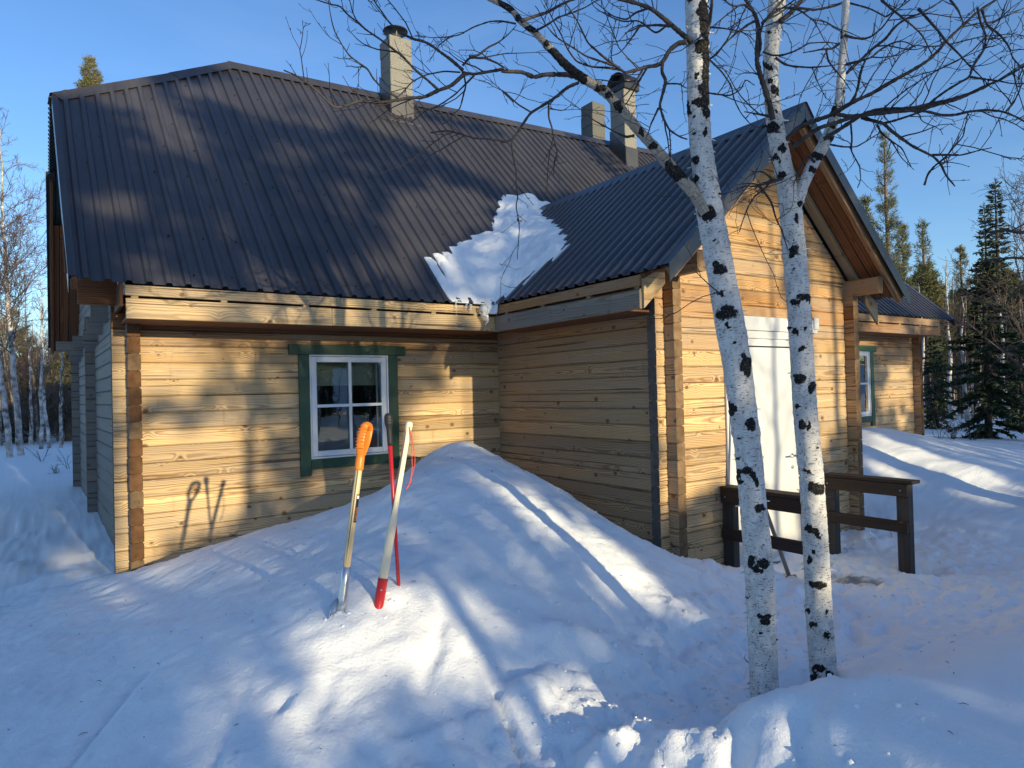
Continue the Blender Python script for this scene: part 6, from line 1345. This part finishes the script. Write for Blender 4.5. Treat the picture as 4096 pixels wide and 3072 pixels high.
# tall tree whose dark boughs hang in at the right edge
hb = MB(); rs = np.random.RandomState(12)
root = empty('spruce_tree', base_at(2330, 7.0)); tag(root, 'near tree outside the right edge, only its bare dark boughs reach in', 'tree')
o0 = np.array(root.location)
g_tk, g_br, g_nd = gen_spruce(49, 9.5, 1.0, 1.3, 0.62, 0.8)
link('trunk', g_tk.mesh('trunk', M_STRUNK), root)
for g_, n_, m_ in ((g_br, 'branches', M_FTWIG), (g_nd, 'needles', M_SPRUCE)):
    q_ = link(n_, g_.mesh(n_, m_, False), root); q_['kind'] = 'stuff'
db = MB()
for k in range(26):
    z_ = rs.uniform(1.0, 5.8); a_ = rs.uniform(0, 6.28); L_ = rs.uniform(0.3, 0.9); p_ = np.array([0, 0, z_]); db.tube([p_, p_ + np.array([math.cos(a_), math.sin(a_), -0.15]) * L_ * 0.5, p_ + np.array([math.cos(a_), math.sin(a_), -0.3]) * L_], [0.012, 0.008, 0.003], 4)
q_ = db.build('dead_branches', M_FTWIG, root); q_['kind'] = 'stuff'
for pts, dd in (([(2212, 505), (2175, 497), (2140, 500), (2120, 508), (2108, 500)], 7.0), ([(2230, 560), (2190, 556), (2150, 560), (2118, 562)], 6.9), ([(2230, 610), (2200, 622), (2180, 645), (2168, 668)], 7.05)):
    st_ = np.array([0, 0, at_depth(2330, pts[0][1] - 40, dd)[2] - o0[2]]); p = [st_] + [at_depth(x, y, dd) - o0 for x, y in pts]; p = smooth_path(p, 5, 3); m = MB(); m.tube(p, np.linspace(0.022, 0.003, len(p)), 6); m.build('bough', M_TWIG, root); tw = MB(); side_twigs(tw, p, np.linspace(0.012, 0.002, len(p)), rs, 16, 0.05, 0.30, (0, 0, -0.1)); tq = tw.build('twigs', M_TWIG, root); tq['kind'] = 'stuff'

# ------------------------------------------------------------------ wood on the sunny side, behind the viewpoint: it shades the yard and shows in the window panes
TE = math.tan(SUN_ELEV) * math.hypot(1, SUN_AZ)
GAPS = [[(-3.76, 2.33), (-3.58, 2.08), (-2.91, 2.12), (-2.6, 2.07), (-2.55, 1.92), (-2.6, 1.73), (-2.84, 1.65), (-3.15, 1.63), (-3.47, 1.64), (-3.59, 1.59), (-3.74, 1.61)],
        [(-3.75, 1.63), (-3.59, 1.61), (-3.53, 1.3), (-3.59, 1.21), (-3.75, 1.23)],
        [(-3.74, 1.29), (-3.5, 1.3), (-3.12, 1.26), (-2.77, 1.26), (-2.62, 1.06), (-2.6, 0.79), (-2.75, 0.53), (-3.24, 0.35), (-3.53, 0.24), (-3.74, 0.2)],
        [(-3.04, 1.43), (-2.85, 1.51), (-2.66, 1.44), (-2.65, 1.25), (-2.93, 1.24), (-3.08, 1.31)],
        [(-0.72, 1.62), (-0.38, 1.93), (-0.16, 1.93), (-0.18, 1.07), (-1.42, 0.85), (-1.04, 0.95), (-1.18, 1.1), (-1.2, 1.34), (-1.03, 1.46)],
        [(-3.65, 2.41), (-3.06, 2.22), (-2.46, 2.23), (-2.47, 2.08), (-3.06, 2.08), (-3.73, 2.1)],
        [(-2.26, 2.21), (-0.56, 2.39), (-0.91, 2.09), (-2.18, 2.1)],
        [(-2.98, 5.33), (-1.85, 6.41), (0.15, 6.45), (1.5, 6.23), (4.37, 6.26), (5.29, 6.2), (2.13, 4.65), (1.23, 4.54), (0.97, 4.71), (0.29, 5.14), (-0.07, 5.39), (-0.58, 5.57), (-1.08, 5.24), (-1.45, 5.2), (-1.83, 5.37), (-2.23, 5.42), (-2.53, 5.43)],
        [(-3.96, 3.38), (-3.69, 3.51), (-3.46, 3.43), (-3.37, 3.24), (-3.43, 3.03), (-3.67, 3.04), (-3.99, 2.93)],
        [(-3.21, 4.79), (-2.78, 5.16), (-2.56, 4.94), (-2.66, 4.34), (-2.81, 3.9), (-2.96, 4.17), (-3.19, 4.24)],
        [(0.51, 4.54), (0.94, 4.33), (0.41, 3.7), (-0.17, 3.4), (-0.68, 3.02), (-1.11, 2.94), (-1.22, 3.57), (-0.85, 4.03), (-0.28, 4.34)],
        [(-3.92, 2.37), (-3.58, 2.45), (-3.56, 2.32), (-3.6, 2.72)],
        [(-2.26, 2.91), (-1.76, 2.84), (-1.38, 2.63), (-1.75, 2.42), (-2.2, 2.43)],
        [(-1.8, 4.06), (-1.25, 4.28), (-1.12, 3.81), (-1.49, 3.45), (-1.77, 3.62)],
        [(-2.02, 4.78), (-1.53, 4.95), (-1.49, 4.48), (-2.0, 4.19)],
        [(-0.46, 1.85), (0.18, 2.56), (0.57, 2.85), (1.46, 2.84), (1.34, 1.66), (0.47, 1.03), (0.44, 0.25), (-0.17, 0.08)],
        [(0.54, 1.69), (1.71, 1.73), (1.59, -0.49), (0.67, -0.35), (0.44, 0.25)],
        [(1.88, 2.53), (2.44, 2.01), (2.52, 1.61), (2.5, 0.73), (1.88, 0.3), (1.77, 1.23)],
        [(-0.34, 1.77), (-0.24, 1.91), (0.03, 1.86), (-0.18, 0.0), (-0.34, 0.1)],
        [(7.19, 1.76), (7.82, 1.76), (7.85, 0.97), (6.84, 0.93)],
        [(-4.22, 0.04), (-3.73, 0.14), (-3.22, 0.22), (-2.86, 0.29), (-2.64, 0.33), (-2.82, 0.21), (-3.16, 0.11), (-3.56, 0.07), (-3.94, -0.04), (-4.14, -0.05)],
        [(-3.49, -0.04), (-3.4, -0.1), (-3.53, -0.2), (-3.77, -0.2), (-4.05, -0.23), (-4.09, -0.21), (-3.91, -0.14), (-3.65, -0.08)],
        [(-3.46, -0.11), (-3.26, -0.03), (-2.98, 0.01), (-2.79, 0.04), (-2.78, -0.09), (-2.76, -0.21), (-2.72, -0.36), (-2.8, -0.47), (-3.07, -0.45), (-3.29, -0.46), (-3.5, -0.42), (-3.61, -0.36), (-3.7, -0.29)],
        [(-4.02, -0.44), (-3.92, -0.41), (-3.72, -0.4), (-3.55, -0.4), (-3.56, -0.43), (-3.77, -0.45), (-3.95, -0.47)],
        [(-1.62, 0.51), (-1.48, 0.33), (-1.22, 0.11), (-1.13, -0.08), (-1.19, -0.42), (-1.11, -0.64), (-1.16, -0.67), (-1.39, -0.5), (-1.55, -0.18), (-1.71, 0.18)],
        [(-2.98, -0.55), (-2.35, -0.55), (-2.38, -0.8), (-2.95, -0.8)],
        [(5.07, 0.59), (5.4, 0.28), (5.02, -0.28), (3.72, -0.5), (4.3, 0.01), (4.32, 0.4)],
        [(4.03, 0.28), (3.97, -0.02), (3.76, -0.19), (3.68, 0.03)],
        [(-4.12, 0.44), (-3.85, 0.44), (-3.82, 0.22), (-4.1, 0.2)],
        [(-3.7, -0.15), (-3.0, 0.04), (-2.7, -0.1), (-2.65, -0.3), (-2.78, -0.45), (-3.5, -0.45), (-3.75, -0.3)]]
def shade_gap(u, v, grow_):
    """signed distance into the nearest gap of the canopy, on the plane the light falls on"""
    best = np.full(u.shape, -9.0)
    for p in GAPS: best = np.maximum(best, poly_sd(u, v, np.array(p)))
    return best + grow_
def sunny_wood(seed):
    rs = np.random.RandomState(seed)
    us, vs = np.meshgrid(np.arange(-9.0, 25.0, 0.155), np.arange(-1.15, 6.4, 0.155)); us = us.ravel(); vs = vs.ravel(); ex = ((us < -3.7) & (vs > 0.5)) | ((us > -1.2) & (us < 5) & (vs < 0.05)) | (us < -4.3); us = np.concatenate([us, us[ex] + 0.07]); vs = np.concatenate([vs, vs[ex] + 0.07]); us = us + rs.normal(0, 0.05, us.size); vs = vs + rs.normal(0, 0.05, vs.size)
    g = shade_gap(us, vs, np.where(vs < 0.5, 0.02, np.where(vs < 2.7, 0.03, -0.03))); keepm = g < 0
    lim = np.where(us < -4.3, 4.3, np.where(us > 5.0, np.where(us > 8.3, 2.2, 2.4), np.where(us > 2.6, 3.4, 6.2 - 0.0 * us))); lim = lim + 0.5 * vnoise(np.stack([us * 1.1, us * 0], 1), 5)
    lim = np.where((us > -4.2) & (us < -2.9), np.minimum(lim, 4.9), lim)
    keepm &= vs < lim
    thin = vnoise(np.stack([us * 0.9, vs * 1.5], 1), 9) + 0.6 * vnoise(np.stack([us * 2.6, vs * 4.0], 1), 10)
    keepm &= ~((thin > np.where((vs > 2.6) | (us < -3.8), 0.95, 0.72)) & (vs > 0.2)); keepm &= rs.rand(us.size) < 0.97
    us, vs = us[keepm], vs[keepm]
    trunks = []
    for lo_, hi_, k, y0_, y1_, lowr in ((-9.0, 25.0, 24, -27, -20, False), (-9.0, 25.0, 26, -24, -19, True)):
        edges = np.linspace(lo_, hi_, k + 1)
        for i in range(k):
            cu = np.linspace(edges[i] + 0.08, edges[i + 1] - 0.08, 9); cv = np.linspace(-0.8, 2.4, 33); cg, cvv = np.meshgrid(cu, cv); lit = (shade_gap(cg, cvv, 0.0) > -0.05).sum(0) + rs.uniform(0, 0.5, 9)
            trunks.append((cu[int(np.argmin(lit))], rs.uniform(y0_, y1_), lowr))
    tu = np.array([t[0] for t in trunks]); low_m = np.array([t[2] for t in trunks])
    own = np.array([np.argmin(np.where(low_m == (v < 0.45), np.abs(tu - u), 99)) for u, v in zip(us, vs)])
    for ti, (u0, y0_, lowr) in enumerate(trunks):
        sel = np.where(own == ti)[0]
        if len(sel) == 0: continue
        x0_ = u0 - SUN_AZ * y0_; zg = gh(x0_, y0_); yy = y0_ + rs.uniform(-0.7, 0.7, len(sel)); P_ = np.stack([us[sel] - SUN_AZ * yy, yy, vs[sel] - TE * yy], 1)
        top = P_[:, 2].max() + 0.2
        root = empty('pine_tree' if not lowr else 'spruce_tree', (x0_, y0_, zg)); o0 = np.array((x0_, y0_, zg))
        tag(root, 'tall pine of the wood on the sunny side, outside the frame' if not lowr else 'young spruce of the wood on the sunny side, outside the frame', 'pine' if not lowr else 'spruce', 'trees of the sunny side wood' + (' edge' if lowr else ''))
        tk, br, nd = TG(), TG(), TG()
        tk.tube([(0, 0, -0.2), (0.03, 0, (top - zg) * 0.5), (0, 0, top - zg)], [0.04 if not lowr else 0.02, 0.03 if not lowr else 0.015, 0.008], 8)
        bins = {}
        for j, p in enumerate(P_): bins.setdefault((p[0] > x0_, round((p[2] - abs(p[0] - x0_) * 0.25) / 0.55)), []).append(j)
        for (sd_, zb), js in bins.items():
            js = sorted(js, key=lambda j: abs(P_[j, 0] - x0_)); far = P_[js[-1]]; st_ = np.array([x0_, y0_, min(top - 0.1, zb * 0.55)]); mid = st_ * 0.5 + far * 0.5 + np.array([0, 0, -0.05]); br.tube(np.array([st_, mid, far]) - o0, [0.011, 0.008, 0.003], 4)
            for j in js: br.tube(np.array([st_ + (far - st_) * min(1, abs(P_[j, 0] - x0_) / (abs(far[0] - x0_) + 1e-6)), P_[j]]) - o0, [0.006, 0.003], 3)
        k = 30; c = np.repeat(P_ - o0, k, 0) + rs.normal(0, 0.055, (len(P_) * k, 3)); d = rs.normal(0, 1, c.shape); d /= np.linalg.norm(d, axis=1)[:, None]; nd.needles(c - d * 0.08, d, rs.uniform(0.14, 0.25, len(c)), 0.06, rs)
        for g_, nm, mt_, sm in ((tk, 'trunk', M_PTRUNK, True), (br, 'branches', M_FTWIG, True), (nd, 'needles', M_PINE if not lowr else M_SPRUCE, False)):
            q_ = link(nm, g_.mesh(nm, mt_, sm), root)
            if nm != 'trunk': q_['kind'] = 'stuff'
sunny_wood(91)
# a bare birch between the wood and the cabin: its stem and twigs lie as shadow on the roof
def sun_birch(u, y, v_top, seed, lean, label, **kw):
    x = u - SUN_AZ * y; zg = gh(x, y); h = v_top - TE * y - zg; return plant('birch_tree', 'sun%d' % seed, lambda: gen_birch(seed, h, lean, **kw), BM, (x, y, zg), label, 'birch', 'birches of the sunny side wood')
sun_birch(-2.95, -13.0, 5.2, 71, (0.65, 0.0), 'bare birch of the sunny side wood, outside the frame', dens=1.5, start=0.40, r0=0.06)
sun_birch(2.36, -14.0, 5.0, 72, (0.0, 0.0), 'bare birch of the sunny side wood, outside the frame', dens=0.9, start=0.45, r0=0.06)
sun_birch(1.15, -14.0, 3.6, 73, (0.05, 0.2), 'bare birch of the sunny side wood, outside the frame', dens=1.0, start=0.35, r0=0.05)
sun_birch(-2.2, -17.0, 5.6, 74, (0.5, 0.2), 'bare birch of the sunny side wood, outside the frame', dens=1.3, start=0.55, r0=0.06)

# the deeper wood on that side closes the low horizon, below the light that reaches the yard
def cells_sun(rs):
    for i in range(240):
        x = rs.uniform(-34, 40); y = rs.uniform(-52, -33); h = (-y) * TE - 1.7
        yield x, y, gh(x, y) - 0.2, max(0.45, h / 7.0) * rs.uniform(0.85, 1.0), (4, 7, 8, 7, 8, 7, 8)
wood_mass('far_wood', cells_sun, 63, 'dark conifer wood on the sunny side, seen only as reflection in the window')
